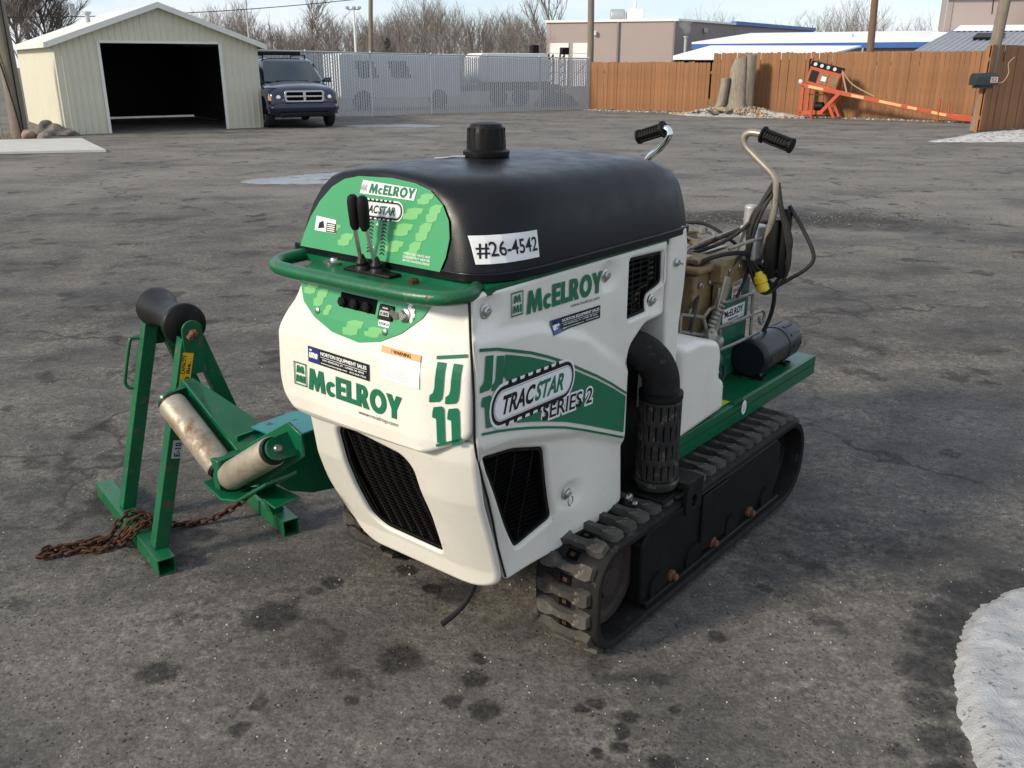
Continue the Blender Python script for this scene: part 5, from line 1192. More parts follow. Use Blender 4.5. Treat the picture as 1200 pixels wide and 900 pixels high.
for s in (0, 1):
    xa, xb = (-.18, GW / 2) if s == 0 else (GW + .18, GW / 2)
    za = GE - .065
    MB().loft([[(xa, -.16, za), (xa, GD + .2, za), (xa, GD + .2, za + .05), (xa, -.16, za + .05)], [(xb, -.16, GA), (xb, GD + .2, GA), (xb, GD + .2, GA + .05), (xb, -.16, GA + .05)]]).build('roof', 'siding_roof', gar)
    MB().loft([[(xa, -.20, za - .06), (xa, -.165, za - .06), (xa, -.165, za + .075), (xa, -.20, za + .075)], [(xb, -.20, GA - .06), (xb, -.165, GA - .06), (xb, -.165, GA + .075), (xb, -.20, GA + .075)]]).build('roof_trim', 'siding_roof', gar)
    MB().box((xa - (.03 if s == 0 else -.03), GD / 2, za + .0), (.06, GD + .36, .12)).build('gutter', 'siding_roof', gar)
MB().box((1.45, GD - .03, .98), (.46, .02, .16)).build('wall_sign', 'print_grey', gar)
MB().box((.62, .6, 2.9), (.12, .12, .25)).build('roof_box', 'galv', gar)
MB().lathe([(.06, 0), (.06, .3), (.11, .32), (.11, .38)], (1.5, 3.6, 2.62), n=14).build('roof_vent', 'galv', gar)

# ------------------------------------------------------------------ car
cz = R(-90 + 24); car2 = thing('parked_car', 'dark blue sport utility car with chrome cross grille parked by the garage', 'car', (-5.55, 25.35, 0), cz)
def ring(x, hw, zb, zm, zs, zt, cr=.03):
    h = [(-hw * .82, zb), (-hw * .985, zb + .08), (-hw, zm), (-hw * .985, zs - .05), (-hw * .94, zs), (-hw * .82, zt - .02), (-hw * .4, zt + cr * .7), (0, zt + cr)]
    return [(x, y, z) for y, z in h] + [(x, -y, z) for y, z in reversed(h[:-1])]
body = [ring(.0, .66, .50, .60, .72, .78, .01), ring(-.03, .80, .42, .62, .84, .93, .02), ring(-.10, .90, .34, .66, .92, 1.01, .03), ring(-.3, .945, .30, .70, .98, 1.075, .04), ring(-.8, .96, .29, .74, 1.03, 1.13, .05), ring(-1.3, .965, .29, .75, 1.07, 1.17, .05), ring(-2.5, .968, .30, .76, 1.10, 1.17, .02), ring(-4.6, .965, .32, .76, 1.10, 1.17, .02), ring(-4.95, .93, .40, .74, 1.06, 1.15, .02), ring(-5.03, .85, .45, .72, 1.0, 1.1, .02)]
cb_ = MB().loft(body).build('body', 'car_paint', car2, smooth=50)
def gring(z, x0, x1, hw, r=.25):
    return [(x1, -hw + .08, z), (x1 + .15, -hw, z), (x0 - r, -hw, z), (x0 - .04, -hw + .16, z), (x0, 0, z), (x0 - .04, hw - .16, z), (x0 - r, hw, z), (x1 + .15, hw, z), (x1, hw - .08, z)]
MB().loft([gring(1.14, -1.22, -4.95, .90), gring(1.45, -1.68, -4.88, .82), gring(1.74, -2.08, -4.75, .72), gring(1.80, -2.35, -4.6, .62)]).build('cabin', 'car_paint', car2, smooth=50)
def quad(name, P, m, par, th=.012):
    P = [Vector(p) for p in P]; n = (P[1] - P[0]).cross(P[3] - P[0]).normalized() * th; n = n if n.x > 0 or abs(n.y) > abs(n.x) else -n
    return MB().loft([P, [p + n for p in P]]).build(name, m, par, smooth=0, bevel=.004)
# windscreen as a curved sheet in front of the cabin
ws = []
for i in range(9):
    t = -1 + i / 4; y0, y1 = .80 * t, .655 * t; c0, c1 = .06 * t * t, .05 * t * t
    ws.append([(-1.235 - c0 + .012, y0, 1.185), (-1.66 - (c0 + c1) / 2 + .014, (y0 + y1) / 2, 1.45), (-2.05 - c1 + .012, y1, 1.715)])
MB().loft(ws, closed=False, caps=False).build('windscreen', 'car_glass', car2, smooth=60)
for s in (-1, 1):
    MB().loft([[(-1.75, .865 * s, 1.2), (-2.25, .775 * s, 1.66), (-2.28, .77 * s, 1.66), (-4.6, .77 * s, 1.66), (-4.7, .87 * s, 1.2)], [(-1.75, .90 * s, 1.2), (-2.25, .81 * s, 1.66), (-2.28, .80 * s, 1.66), (-4.6, .80 * s, 1.66), (-4.7, .90 * s, 1.2)]]).build('side_window', 'car_glass', car2, smooth=0)
    mb = MB().loft([[(-1.62, s * .90, 1.16), (-1.60, s * 1.13, 1.15), (-1.60, s * 1.14, 1.29), (-1.62, s * .94, 1.28)], [(-1.74, s * .90, 1.16), (-1.72, s * 1.12, 1.15), (-1.72, s * 1.13, 1.28), (-1.74, s * .94, 1.28)]])
    mb.build('mirror', 'car_paint', car2, bevel=.03, seg=3)
    hl = MB().loft([[(.012, s * .55, .72), (-.10, s * .90, .72), (-.16, s * .91, .90), (-.035, s * .57, .90)], [(-.15, s * .55, .72), (-.30, s * .90, .72), (-.30, s * .91, .90), (-.15, s * .57, .90)]]).build('headlight', 'car_light', car2, bevel=.012)
    MB().lathe([(.055, 0), (.055, .008), (.04, .012)], (-.02, s * .68, .81), (1, s * .2, .1), 16).build('lamp', 'chrome', hl)
    MB().loft([[(-.06, s * .86, .725), (-.10, s * .915, .725), (-.15, s * .92, .84), (-.10, s * .88, .84)], [(-.25, s * .86, .725), (-.25, s * .925, .725), (-.26, s * .925, .84), (-.25, s * .88, .84)]]).build('marker_lamp', 'car_marker', hl)
    MB().lathe([(.055, 0), (.058, .02), (.04, .026)], (-.03, s * .67, .52), (1, s * .15, 0), 16).build('fog_light', 'car_light', car2)
    for x in (-.85, -4.05):
        w_ = MB().lathe([(.20, -.02), (.30, -.01), (.355, .03), (.365, .10), (.355, .20), (.20, .23)], (x, s * .93, .365), (0, -s, 0), 28).build('tyre', 'tyre', car2, smooth=40)
        MB().lathe([(.03, .02), (.06, .012), (.18, .005), (.215, -.012), (.22, .04)], (x, s * .945, .365), (0, -s, 0), 24).build('rim', 'galv', w_)
        MB().prism([(.47 * math.cos(R(a)), .47 * math.sin(R(a))) for a in range(0, 181, 15)], (x, s * .969, .36), (1, 0, 0), (0, 0, 1), (0, -s * .25, 0)).build('wheel_arch', 'black_void', car2)
MB().box((-.02, 0, .36), (.20, 1.30, .12)).build('lower_bumper', 'black_plastic', car2, bevel=.03)
MB().loft([ring(.045, .62, .44, .52, .60, .63, .005), ring(.02, .86, .42, .54, .62, .66, .005), ring(-.12, .955, .40, .55, .64, .68, .005), ring(-.5, .965, .40, .55, .64, .68, .005)]).build('bumper', 'car_paint', car2, smooth=50)
gb = MB().prism(rrect(-.50, .70, .50, .955, .05), (-.03, 0, 0), (0, 1, 0), (0, 0, 1), (.045, 0, 0)).build('grille', 'black_void', car2)
fr = rrect(-.53, .685, .53, .975, .06); fi = rrect(-.475, .725, .475, .935, .04)
MB().loft([[(.0, y, z) for y, z in fr], [(.045, y, z) for y, z in fr], [(.045, y, z) for y, z in fi], [(.0, y, z) for y, z in fi]], closed=True, caps=False).build('grille_frame', 'chrome', gb, bevel=.008)
MB().box((.03, 0, .83), (.03, .96, .04)).box((.034, 0, .83), (.03, .07, .22)).build('grille_cross', 'chrome', gb, bevel=.005)
MB().tube([(-1.25, -.5, 1.20), (-1.22, .0, 1.205), (-1.26, .4, 1.20)], .012, 6).build('wiper', 'black_plastic', car2)
for s in (-1, 1): MB().tube(smooth_path([(-2.5, s * .60, 1.80), (-2.6, s * .60, 1.88), (-4.4, s * .60, 1.88), (-4.5, s * .60, 1.80)], 4), .022, 8).build('roof_rail', 'black_plastic', car2)
MB().box((-2.62, -.12, 1.93), (.16, 1.25, .10)).box((-3.5, -.12, 1.91), (.06, 1.3, .04)).build('light_bar', 'black_plastic', car2, bevel=.02)

# ------------------------------------------------------------------ fences
def fence_run(name, label, p, q, hgt, bw, post_every, mtl='fence_wood', skew=0):
    p, q = Vector((p[0], p[1], 0)), Vector((q[0], q[1], 0)); a = (q - p).normalized(); ln = (q - p).length; ang = math.atan2(a.y, a.x)
    fn = thing(name, label, 'fence', p, ang); n = int(ln / bw)
    P = [(0, .03), (bw - .006, .03), (bw - .006, hgt - .03), (bw - .03, hgt), (.024, hgt), (0, hgt - .03)]
    b0 = MB().prism(P, (0, -.01, 0), (1, 0, 0), (0, 0, 1), (0, .02, 0)).build('board', mtl, fn, smooth=0)
    for k in range(1, n): 
        c = dup(b0, fn); c.location = (k * bw, random.uniform(-.010, .010), random.uniform(-.022, .018)); c.rotation_euler = (random.uniform(-.006, .006), random.uniform(-.006, .006), random.uniform(-.03, .03))
    for z in (.35, hgt - .35): MB().box((ln / 2, .045, z), (ln, .05, .09)).build('rail', mtl, fn)
    x = 0
    while x < ln: MB().box((x + .05, .10, hgt / 2 - .02), (.09, .09, hgt)).build('post', mtl, fn); x += post_every
    return fn
random.seed(21)
C0, C1, C2, C3 = (2.99, 35.96), (6.96, 33.14), (14.2, 27.95), (17.2, 27.5)
fence_run('wood_fence', 'lower run of the brown board fence, next to the chain-link fence', C0, C1, 1.71, .14, 2.4)
fence_run('wood_fence', 'taller run of the brown board fence behind the stump and orange trailer', C1, C2, 2.00, .14, 2.4)
fence_run('wood_fence', 'short brown board fence run at the far right by the corner pole', (11.95, 24.0), C3, 2.10, .15, 2.4)
# chain-link with privacy slats
p, q = Vector((-8.35, 29.05, 0)), Vector((2.90, 36.0, 0)); a = (q - p).normalized(); ln = (q - p).length
cl = thing('chain_link_fence', 'grey chain-link fence with privacy slats across the back of the yard', 'fence', p, math.atan2(a.y, a.x))
FH = lambda x: 2.05 - .22 * x / ln
x = 0
while x < ln + .1:
    MB().lathe([(.032, 0), (.032, FH(x) + .04), (.02, FH(x) + .06)], (x, .04, 0), n=10).build('post', 'galv', cl); x += ln / 6
MB().tube([(0, .03, FH(0)), (ln, .03, FH(ln))], .024, 8).build('top_rail', 'galv', cl)
random.seed(8); mb = MB(); x = .02; tilt = 0
while x < ln - .06:
    w_ = .062; h_ = FH(x) - .05; l = random.uniform(-.006, .006)
    mb.add([(x, 0, .03), (x + w_, 0, .03), (x + w_ + l, 0, h_), (x + l, 0, h_)], [(0, 1, 2, 3)]); x += .084
mb.build('privacy_slats', 'screen_slat', cl, smooth=0, recalc=False, kind='stuff')
mb = MB(); st_ = .115; x = -2.0
while x < ln:
    for s in (1, -1):
        x0, x1 = x, x + 2.0; z0_, z1_ = (.02, 2.02) if s > 0 else (2.02, .02)
        pts = []
        for xx, zz in ((x0, z0_), (x1, z1_)):
            pts.append((xx, zz))
        (xa, za), (xb, zb) = pts
        if xa < 0: t_ = -xa / (xb - xa); za = za + (zb - za) * t_; xa = 0
        if xb > ln: t_ = (ln - xa) / (xb - xa); zb = za + (zb - za) * t_; xb = ln
        za = min(za, FH(xa)); zb = min(zb, FH(xb))
        mb.bar((xa, -.012 * s, za), (xb, -.012 * s, zb), .007, .007)
    x += st_
mb.build('wire_mesh', 'galv', cl, smooth=0, recalc=False, kind='stuff')

# ------------------------------------------------------------------ things stored behind the chain-link fence
van = thing('step_van', 'pale grey walk-in van seen through the left of the chain-link fence', 'van', (-4.6, 36.6, 0), R(30))
MB().prism(rrect(-2.4, .45, 2.4, 2.0, .12), (0, -1, 0), (1, 0, 0), (0, 0, 1), (0, 2, 0)).build('body', 'white_trim', van, bevel=.05)
for x0 in (-1.7, -.4): MB().prism([(0, 0), (.75, 0), (.55, .6), (-.2, .6)], (x0, -1.03, 1.15), (1, 0, 0), (0, 0, 1), (0, .03, 0)).build('window', 'car_glass', van)
for x0 in (-1.6, 1.5): MB().lathe([(.2, 0), (.36, .02), (.36, .2), (.2, .22)], (x0, -1.02, .37), (0, 1, 0), 20).build('wheel', 'tyre', van)
tk_ = thing('storage_tank', 'white tank on a dark trailer frame behind the chain-link fence', 'tank', (-.2, 39.5, 0), R(26))
MB().prism(rrect(-1.6, .95, 1.6, 2.05, .25), (0, -.7, 0), (1, 0, 0), (0, 0, 1), (0, 1.4, 0)).build('tank_body', 'white_trim', tk_, bevel=.08, seg=3)
MB().box((0, 0, .72), (4.4, 1.2, .22)).box((0, -.75, .90), (3.3, .04, .10)).build('trailer_frame', 'dark_steel', tk_)
for x0 in (-.8, .2): MB().lathe([(.2, 0), (.36, .02), (.36, .2), (.2, .22)], (x0, -.95, .37), (0, 1, 0), 20).build('wheel', 'tyre', tk_)
MB().box((1.15, -.2, 2.22), (.30, .3, .32)).box((1.15, -.2, 1.6), (.08, .08, 1.2)).build('pump_head', 'dark_steel', tk_, bevel=.03)
ms = thing('lifting_mast', 'dark twin lattice mast behind the right end of the chain-link fence', 'mast', (1.75, 37.8, 0), R(26))
for x0 in (-.25, .25):
    for dx in (-.09, .09): MB().bar((x0 + dx, 0, .1), (x0 + dx, 0, 2.0), .05, .05).build('mast_rail', 'dark_steel', ms)
    for k in range(6): MB().bar((x0 - .09, 0, .3 + k * .3), (x0 + .09, 0, .45 + k * .3), .03, .03).build('mast_brace', 'dark_steel', ms)
MB().prism([(-.9, 0), (.9, 0), (.5, .45), (-.4, .6)], (0, -.3, .05), (1, 0, 0), (0, 0, 1), (0, .6, 0)).build('mast_base', 'dark_steel', ms)
MB().box((.35, 0, 2.12), (.32, .24, .26)).build('mast_head', 'dark_steel', ms, bevel=.03)

# ------------------------------------------------------------------ tree stump
stp = thing('tree_stump', 'tall split grey tree stump with a cut side stem before the fence', 'stump', (7.45, 31.65, .05))
def stem(pts, rads, n, seed, jag):
    rings = []
    for i, ((x, y, z), r) in enumerate(zip(pts, rads)):
        rg = []
        for k in range(n):
            a_ = 2 * math.pi * k / n; rr = r * (1 + .16 * noise.noise(Vector((math.cos(a_) * 1.6, math.sin(a_) * 1.6, z * .35 + seed))) + .05 * noise.noise(Vector((math.cos(a_) * 6, math.sin(a_) * 6, z + seed))))
            dz = jag * noise.noise(Vector((math.cos(a_) * 1.2, math.sin(a_) * 1.2, seed))) if i == len(pts) - 1 else 0
            rg.append((x + rr * math.cos(a_), y + rr * math.sin(a_), z + dz))
        rings.append(rg)
    return MB().loft(rings)
stem([(0, 0, -.1), (.02, 0, .15), (.05, 0, .35), (.06, 0, .9), (.06, 0, 1.45), (.10, 0, 1.80)], [.62, .44, .36, .32, .30, .20], 26, 3, .25).build('trunk', 'stump_wood', stp, smooth=50)
stem([(.30, -.05, -.1), (.32, -.05, .2), (.34, -.04, .9), (.38, -.02, 1.5), (.40, 0, 1.88)], [.36, .27, .23, .215, .205], 22, 9, .05).build('trunk', 'stump_wood', stp, smooth=50)
stem([(-.80, -.1, -.15), (-.62, -.1, .05), (-.48, -.1, .35), (-.42, -.1, .75), (-.38, -.1, 1.15)], [.15, .19, .17, .155, .15], 16, 5, .02).build('side_stem', 'stump_wood', stp, smooth=50)
stem([(-.72, -.35, .02), (-.86, -.4, .12), (-.98, -.45, .16)], [.12, .11, .10], 12, 7, .0).build('cut_root', 'stump_wood', stp, smooth=50)

# ------------------------------------------------------------------ orange trailer-mounted equipment
tl = thing('equipment_trailer', 'orange towable equipment with gauge panel and long striped drawbar by the fence', 'trailer', (9.22, 30.15, 0), R(-31))
def ob(name, mb, m='orange_paint', par=None, **k): return mb.build(name, m, par or tl, **k)
LN = 4.55
ob('drawbar', MB().bar((-.05, 0, 1.02), (LN, 0, .16), .10, .13), bevel=.01)
for k, (t0, t1) in enumerate(((.05, .15), (.34, .42), (.52, .66), (.70, .76), (.85, .94))):
    f0 = Vector((-.05, -.056, 1.02)); f1 = Vector((LN, -.056, .16)); ob('tape_strip', MB().bar(f0 + (f1 - f0) * t0, f0 + (f1 - f0) * t1, .012, .075), 'reflective_tape')
for y in (0, .75):
    ob('post', MB().bar((0, y, .12), (0, y, 1.0), .10, .10, up=(0, 1, 0)), bevel=.008)
    ob('base_rail', MB().bar((-.06, y, .16), (.70, y, .20), .10, .12), bevel=.008)
    ob('diagonal', MB().bar((.62, y, .18), (1.15, y, .80), .11, .11, up=(0, 1, 0)), bevel=.008)
    ob('prop_leg', MB().bar((.86, y, .40), (1.05, y, .04), .09, .09, up=(0, 1, 0)), bevel=.008)
ob('cross_rail', MB().bar((0, .35, .72), (.95, .35, .72), .03, .03))
ob('jack_post', MB().lathe([(.03, 0), (.03, .52)], (.40, -.22, .0), n=10)); ob('jack_foot', MB().lathe([(.08, 0), (.08, .02), (.03, .03)], (.40, -.22, 0), n=14))
cs = Matrix.Rotation(R(14), 3, 'Y')
bx = ob('control_box', MB().box((.60, .25, 1.22), (1.0, .55, .55), rot=cs), bevel=.02)
gp = ob('gauge_panel', MB().box((.66, .16, 1.55), (.98, .42, .16), rot=cs), 'dark_steel', bx, bevel=.01)
for k in range(4): ob('gauge', MB().lathe([(.055, 0), (.055, .012), (.03, .014)], (.33 + .20 * k, -.055, 1.635 - .05 * k), (0, -1, .1), 14), 'car_light' if k != 2 else 'print_grey', gp)
for k, (x0, m_) in enumerate(((.30, 'print_black'), (.62, 'tan_bronze'), (.93, 'tan_bronze'))): ob('panel_door', MB().box((x0, -.03, 1.28 - .08 * k), (.24, .03, .34), rot=cs), m_, bx)
ob('warning_label', MB().box((.62, -.05, 1.20), (.15, .01, .14), rot=cs), 'print_white', bx)
ob('tail_lamp', MB().lathe([(.06, 0), (.065, .03), (.04, .04)], (-.08, -.04, 1.12), (0, -1, 0), 14), 'car_light')
ob('lamp_stalk', MB().tube([(.12, .1, 1.35), (.12, .05, 1.75), (.16, .05, 1.80)], .025, 8), 'dark_steel'); ob('beacon', MB().lathe([(.05, 0), (.05, .10), (.03, .13)], (.18, .1, 1.74), n=12))
ob('strap', MB().bar((1.12, -.02, 1.48), (1.36, -.05, .80), .05, .012, up=(0, 1, 0)), 'chip_tan'); ob('strap', MB().tube(smooth_path([(1.12, -.02, 1.48), (1.5, -.03, 1.05), (2.2, -.06, .70)], 5), .022, 6), 'chip_tan')
ob('motor', MB().lathe([(.06, 0), (.14, .02), (.14, .26), (.08, .30)], (.34, .35, .36), (1, 0, 0), 16), 'dark_steel')
ob('pin', MB().lathe([(.028, 0), (.028, .62)], (4.05, -.05, .04), n=10)); ob('pin', MB().lathe([(.02, 0), (.02, .34)], (4.32, 0, .25), n=10)); ob('coupler', MB().bar((4.45, 0, .16), (5.05, 0, .12), .16, .18), bevel=.02)
ob('coupler_plate', MB().bar((5.0, 0, .05), (5.14, 0, .42), .22, .05, up=(0, 1, 0)), 'rust')

# ------------------------------------------------------------------ poles, mailbox, board, wires
def pole(loc, top, r0, r1, m, label, extra=None):
    o = thing('utility_pole', label, 'pole', (loc[0], loc[1], 0)); tp = Vector(top) - Vector((loc[0], loc[1], 0))
    MB().tube([tuple(tp * (k / 8) + Vector((.02 * math.sin(k), 0, 0))) for k in range(9)], [r0 + (r1 - r0) * k / 8 for k in range(9)], 16).build('shaft', m, o, smooth=60)
    return o
lp = pole((-11.72, 22.3), (-11.80, 22.3, 7.5), .19, .15, 'pole_wood', 'thick weathered wooden pole left of the garage')
MB().tube(smooth_path([(.14, -.17, .0), (.08, -.20, .7), (-.02, -.21, 1.4), (-.12, -.20, 2.0), (-.20, -.18, 3.2)], 5), .018, 6).build('cable', 'cable_black', lp)
MB().tube([(.16, -.12, .2), (.155, -.13, 1.0), (.15, -.13, 2.2), (.14, -.13, 4.2)], .014, 6).build('conduit', 'dark_steel', lp)
cpz = pole((11.98, 24.25), (12.42, 24.25, 6.0), .15, .12, 'pole_wood', 'wooden pole at the right-hand fence corner beside the mailbox')
pole((3.0, 37.0), (2.98, 37.0, 9), .13, .11, 'pole_wood', 'wooden pole behind the join of the chain-link and board fences')
pole((15.25, 41.0), (15.1, 41.0, 9), .16, .12, 'pole_brown', 'brown wooden pole standing behind the taller board fence')
pole((-8.95, 60), (-8.4, 60, 9), .15, .12, 'pole_wood', 'wooden pole among the bare trees behind the chain-link fence')
ltp = thing('yard_light', 'thin white lamp post with twin floodlights before the bare trees', 'lamp post', (-10.7, 66, 0))
MB().lathe([(.09, 0), (.06, 5.1)], (0, 0, 0), n=10).build('post', 'white_trim', ltp)
MB().bar((-.42, 0, 5.1), (.42, 0, 5.1), .06, .06).build('arm', 'galv', ltp)
for x0 in (-.4, .05, .4): MB().box((x0, -.1, 5.22), (.24, .2, .16)).build('floodlight', 'galv', ltp, bevel=.03)
fpl = thing('thin_pole', 'thin grey pole rising behind the right end of the garage roof', 'pole', (-16.3, 60, 0))
MB().lathe([(.07, 0), (.05, 5.6)], (0, 0, 0), n=8).build('post', 'galv', fpl); MB().bar((-.35, 0, 4.6), (.3, 0, 4.6), .05, .05).build('arm', 'galv', fpl)
mbx = thing('mailbox', 'dark green-black mailbox fixed to the corner pole of the fence', 'mailbox', (11.85, 24.0, 1.14), R(8))
arch = [(-.15, 0), (.15, 0), (.15, .16)] + [(.15 * math.cos(R(k)), .16 + .13 * math.sin(R(k))) for k in range(15, 166, 15)] + [(-.15, .16)]
mat('mail_black', (.016, .024, .026), (.022, .03, .032), 4, .5, .5)
MB().prism(arch, (-.28, 0, 0), (0, 1, 0), (0, 0, 1), (.60, 0, 0)).build('box', 'mail_black', mbx, bevel=.012)
MB().box((.02, 0, -.04), (.42, .22, .07)).build('bracket', 'mail_black', mbx)
d = Decal(lambda p, q, h: (p, -.151 - h, q)); d.poly([(.10, .06), (.30, .06), (.30, .20), (.10, .20)], 'print_grey', .003); d.text('52', (.12, .08), (.15, 0), (0, .10), 'print_red', .005, .03); d.build('number_label', mbx)
MB().tube(smooth_path([(.35, -.12, .05), (.48, -.14, .10), (.58, -.12, .30), (.55, -.1, .52), (.70, -.08, .66)], 5), .012, 6).build('loose_wire', 'chip_tan', mbx)
brd = thing('weathered_board', 'pale green weathered board panel left of the thick wooden pole', 'board', (-12.3, 22.45, 0), R(8))
for k in range(4): MB().box((-.62 + .2 * k, 0, 1.2), (.19, .04, 2.4 + .1 * (k % 2))).build('plank', 'pale_board', brd, bevel=.006)
MB().box((-.35, -.04, .55), (.8, .04, .09)).build('batten', 'pale_board', brd); MB().box((-.3, -.05, 1.9), (.4, .02, .5)).build('notice', 'print_white', brd)
def wire(name, a_, b_, sag, label, r=.02):
    a_, b_ = Vector(a_), Vector(b_); pts = [a_ + (b_ - a_) * (k / 12) - Vector((0, 0, sag * 4 * (k / 12) * (1 - k / 12))) for k in range(13)]
    o = MB().tube(pts, r, 5).build(name, 'cable_black', smooth=60); return tag(o, label, 'wire')
wire('overhead_wire', (-26, 50, 3.9), (-6.0, 58, 5.6), .35, 'thin wire sagging across the sky above the chain-link fence', .022)
wire('overhead_wire', (19.6, 40, 5.6), (23.6, 48, 3.95), .25, 'dark cable running down to the mauve building at the top right', .03)
random.seed(31); mb = MB()
for _ in range(260):
    x, y = -12.35 + random.gauss(0, .3), 21.7 + random.gauss(0, .25); hh = random.uniform(.1, .32); dx, dy = random.gauss(0, .08), random.gauss(0, .08)
    mb.add([(x - .006, y, 0), (x + .006, y, 0), (x + dx, y + dy, hh)], [(0, 1, 2)])
tag(mb.build('dry_grass', 'dry_grass', smooth=0, recalc=False, kind='stuff'), 'tuft of dry grass at the foot of the thick wooden pole', 'grass')

# ------------------------------------------------------------------ buildings
bA = thing('mauve_building', 'large mauve flat-roofed building with two white garage doors behind the fence', 'building', (12.17, 72, 0))
def wallq(p, q, z0_, z1_, th=.3):
    p, q = Vector((p[0], p[1], 0)), Vector((q[0], q[1], 0)); a_ = (q - p).normalized(); n = Vector((-a_.y, a_.x, 0))
    return MB().loft([[p + Vector((0, 0, z0_)), q + Vector((0, 0, z0_)), q + Vector((0, 0, z1_)), p + Vector((0, 0, z1_))], [p + n * th + Vector((0, 0, z0_)), q + n * th + Vector((0, 0, z0_)), q + n * th + Vector((0, 0, z1_)), p + n * th + Vector((0, 0, z1_))]])
LA = Vector((-9.5, 3.0, 0)); RA = Vector((17.4, 23, 0)); DA = RA - Vector((0, 0, 0))
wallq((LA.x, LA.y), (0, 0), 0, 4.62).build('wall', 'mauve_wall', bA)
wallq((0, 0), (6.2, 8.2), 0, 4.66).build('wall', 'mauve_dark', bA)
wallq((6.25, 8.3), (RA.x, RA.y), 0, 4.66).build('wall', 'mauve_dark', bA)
wallq((LA.x + 8, LA.y + 22), (LA.x, LA.y), 0, 4.62).build('wall', 'mauve_wall', bA)
wallq((LA.x - .15, LA.y - .1), (.12, -.15), 4.62, 4.80, .5).build('roof_trim', 'white_trim', bA)
wallq((.12, -.15), (6.3, 8.1), 4.66, 4.80, .5).build('roof_trim', 'white_trim', bA)
wallq((6.3, 8.1), (RA.x + .15, RA.y), 4.66, 4.95, .5).build('roof_trim', 'blue_trim', bA)
MB().add([(LA.x, LA.y, 4.7), (0, 0, 4.7), (RA.x, RA.y, 4.75), (LA.x + 8, LA.y + 22, 4.75)], [(0, 1, 2, 3)]).build('roof', 'roof_snow', bA, smooth=0)
for t0, t1 in ((.03, .18), (.215, .355)):
    pa_, pb_ = LA * (1 - t0), LA * (1 - t1); nn = Vector((-.3, -.95, 0)) * .06
    dr = wallq((pa_.x + nn.x, pa_.y + nn.y), (pb_.x + nn.x, pb_.y + nn.y), 0, 3.15, .05).build('garage_door', 'white_trim', bA)
    for z in (1.0, 1.7, 2.4): wallq((pa_.x + nn.x * 1.4, pa_.y + nn.y * 1.4), (pb_.x + nn.x * 1.4, pb_.y + nn.y * 1.4), z, z + .03, .02).build('panel_joint', 'print_grey', dr)
for t0 in (.56, .985): p_ = LA * (1 - t0); MB().box((p_.x, p_.y - .12, 2.3), (.12, .12, 4.6)).build('downpipe', 'mauve_dark', bA)
p_ = LA * .62; MB().box((p_.x, p_.y - .2, 3.85), (.22, .2, .3)).build('wall_lamp', 'white_trim', bA); MB().box((2.9, 3.6, 4.1), (.3, .3, .3)).build('wall_lamp', 'galv', bA)
hv = MB().lathe([(.45, 0), (.5, .1), (.5, 1.0), (.4, 1.1)], (-4.5, 4, 5.15), (1, 0, 0), 20).build('roof_unit', 'galv', bA); MB().box((-2.6, 4, 5.2), (1.3, 1.0, .9)).build('roof_unit', 'white_trim', bA, bevel=.05); MB().lathe([(.12, 0), (.12, .9)], (-2.6, 4, 5.3), n=10).build('roof_vent', 'white_trim', bA)
bB = thing('low_building', 'long low mauve building with blue fascia and a snow-covered roof', 'building', (11.4, 60, 0))
eB = Vector((15.5, -7.5, 0)); back = Vector((7.5, 15.5, 0))
wallq((0, 0), (eB.x, eB.y), 0, 2.55).build('wall', 'mauve_wall', bB)
wallq((-.3, -.3), (eB.x, eB.y - .3), 2.50, 2.80, .25).build('fascia', 'blue_trim', bB)
MB().loft([[(-.3, -.3, 2.80), (eB.x, eB.y - .3, 2.80), (eB.x, eB.y - .3, 2.90), (-.3, -.3, 2.90)], [(back.x - .3, back.y, 3.75), (eB.x + back.x, eB.y + back.y, 3.75), (eB.x + back.x, eB.y + back.y, 3.9), (back.x - .3, back.y, 3.9)]]).build('roof', 'roof_snow', bB)
for t0, l_ in ((.45, 1.6), (.83, 2.2)): p_ = eB * t0 + back * .35; MB().box((p_.x, p_.y, 3.32), (l_, .9, .28), rz=-.45).build('roof_light', 'white_trim', bB, bevel=.08)
for t0 in (.56, .58, .80, .84): p_ = eB * t0; MB().lathe([(.06, 0), (.06, .5)], (p_.x, p_.y - .6, 2.0), n=8).build('vent_pipe', 'galv', bB)
chm = MB().lathe([(.09, 0), (.09, 1.15), (.14, 1.17), (.14, 1.25)], (-1.7, -6, 1.85), n=12).build('flue', 'galv', bB)
bC = thing('lean_to', 'small lean-to shed with a snowy roof just behind the board fence', 'shed', (8.2, 49, 0))
MB().loft([[(-.1, -.6, 1.96), (6.2, -4.6, 1.96), (6.2, -4.6, 2.03), (-.1, -.6, 2.03)], [(2.2, 1.6, 2.48), (8.6, -2.6, 2.40), (8.6, -2.6, 2.47), (2.2, 1.6, 2.55)]]).build('roof', 'roof_snow', bC)
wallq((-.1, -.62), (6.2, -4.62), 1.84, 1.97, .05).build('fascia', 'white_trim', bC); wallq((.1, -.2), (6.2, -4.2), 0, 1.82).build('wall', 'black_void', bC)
bD = thing('metal_roof_shed', 'shed with grey ribbed metal roof behind the fence at the right', 'shed', (19.0, 45, 0))
wallq((-.2, .2), (16, -3), 0, 2.15).build('wall', 'mauve_dark', bD)
mb = MB(); n_ = 60; r0_, r1_ = [], []
for k in range(n_ * 4 + 1):
    t = k / (n_ * 4); up = .05 if k % 4 in (1, 2) else 0
    r0_.append((-.4 + 17 * t, -.2 - 3.4 * t, 2.16 + up)); r1_.append((6.0 + 17 * t, 9.5 - 3.4 * t, 3.6 + up))
MB().loft([r0_, r1_], closed=False, caps=False).build('roof', 'metal_roof', bD, smooth=0, recalc=False)
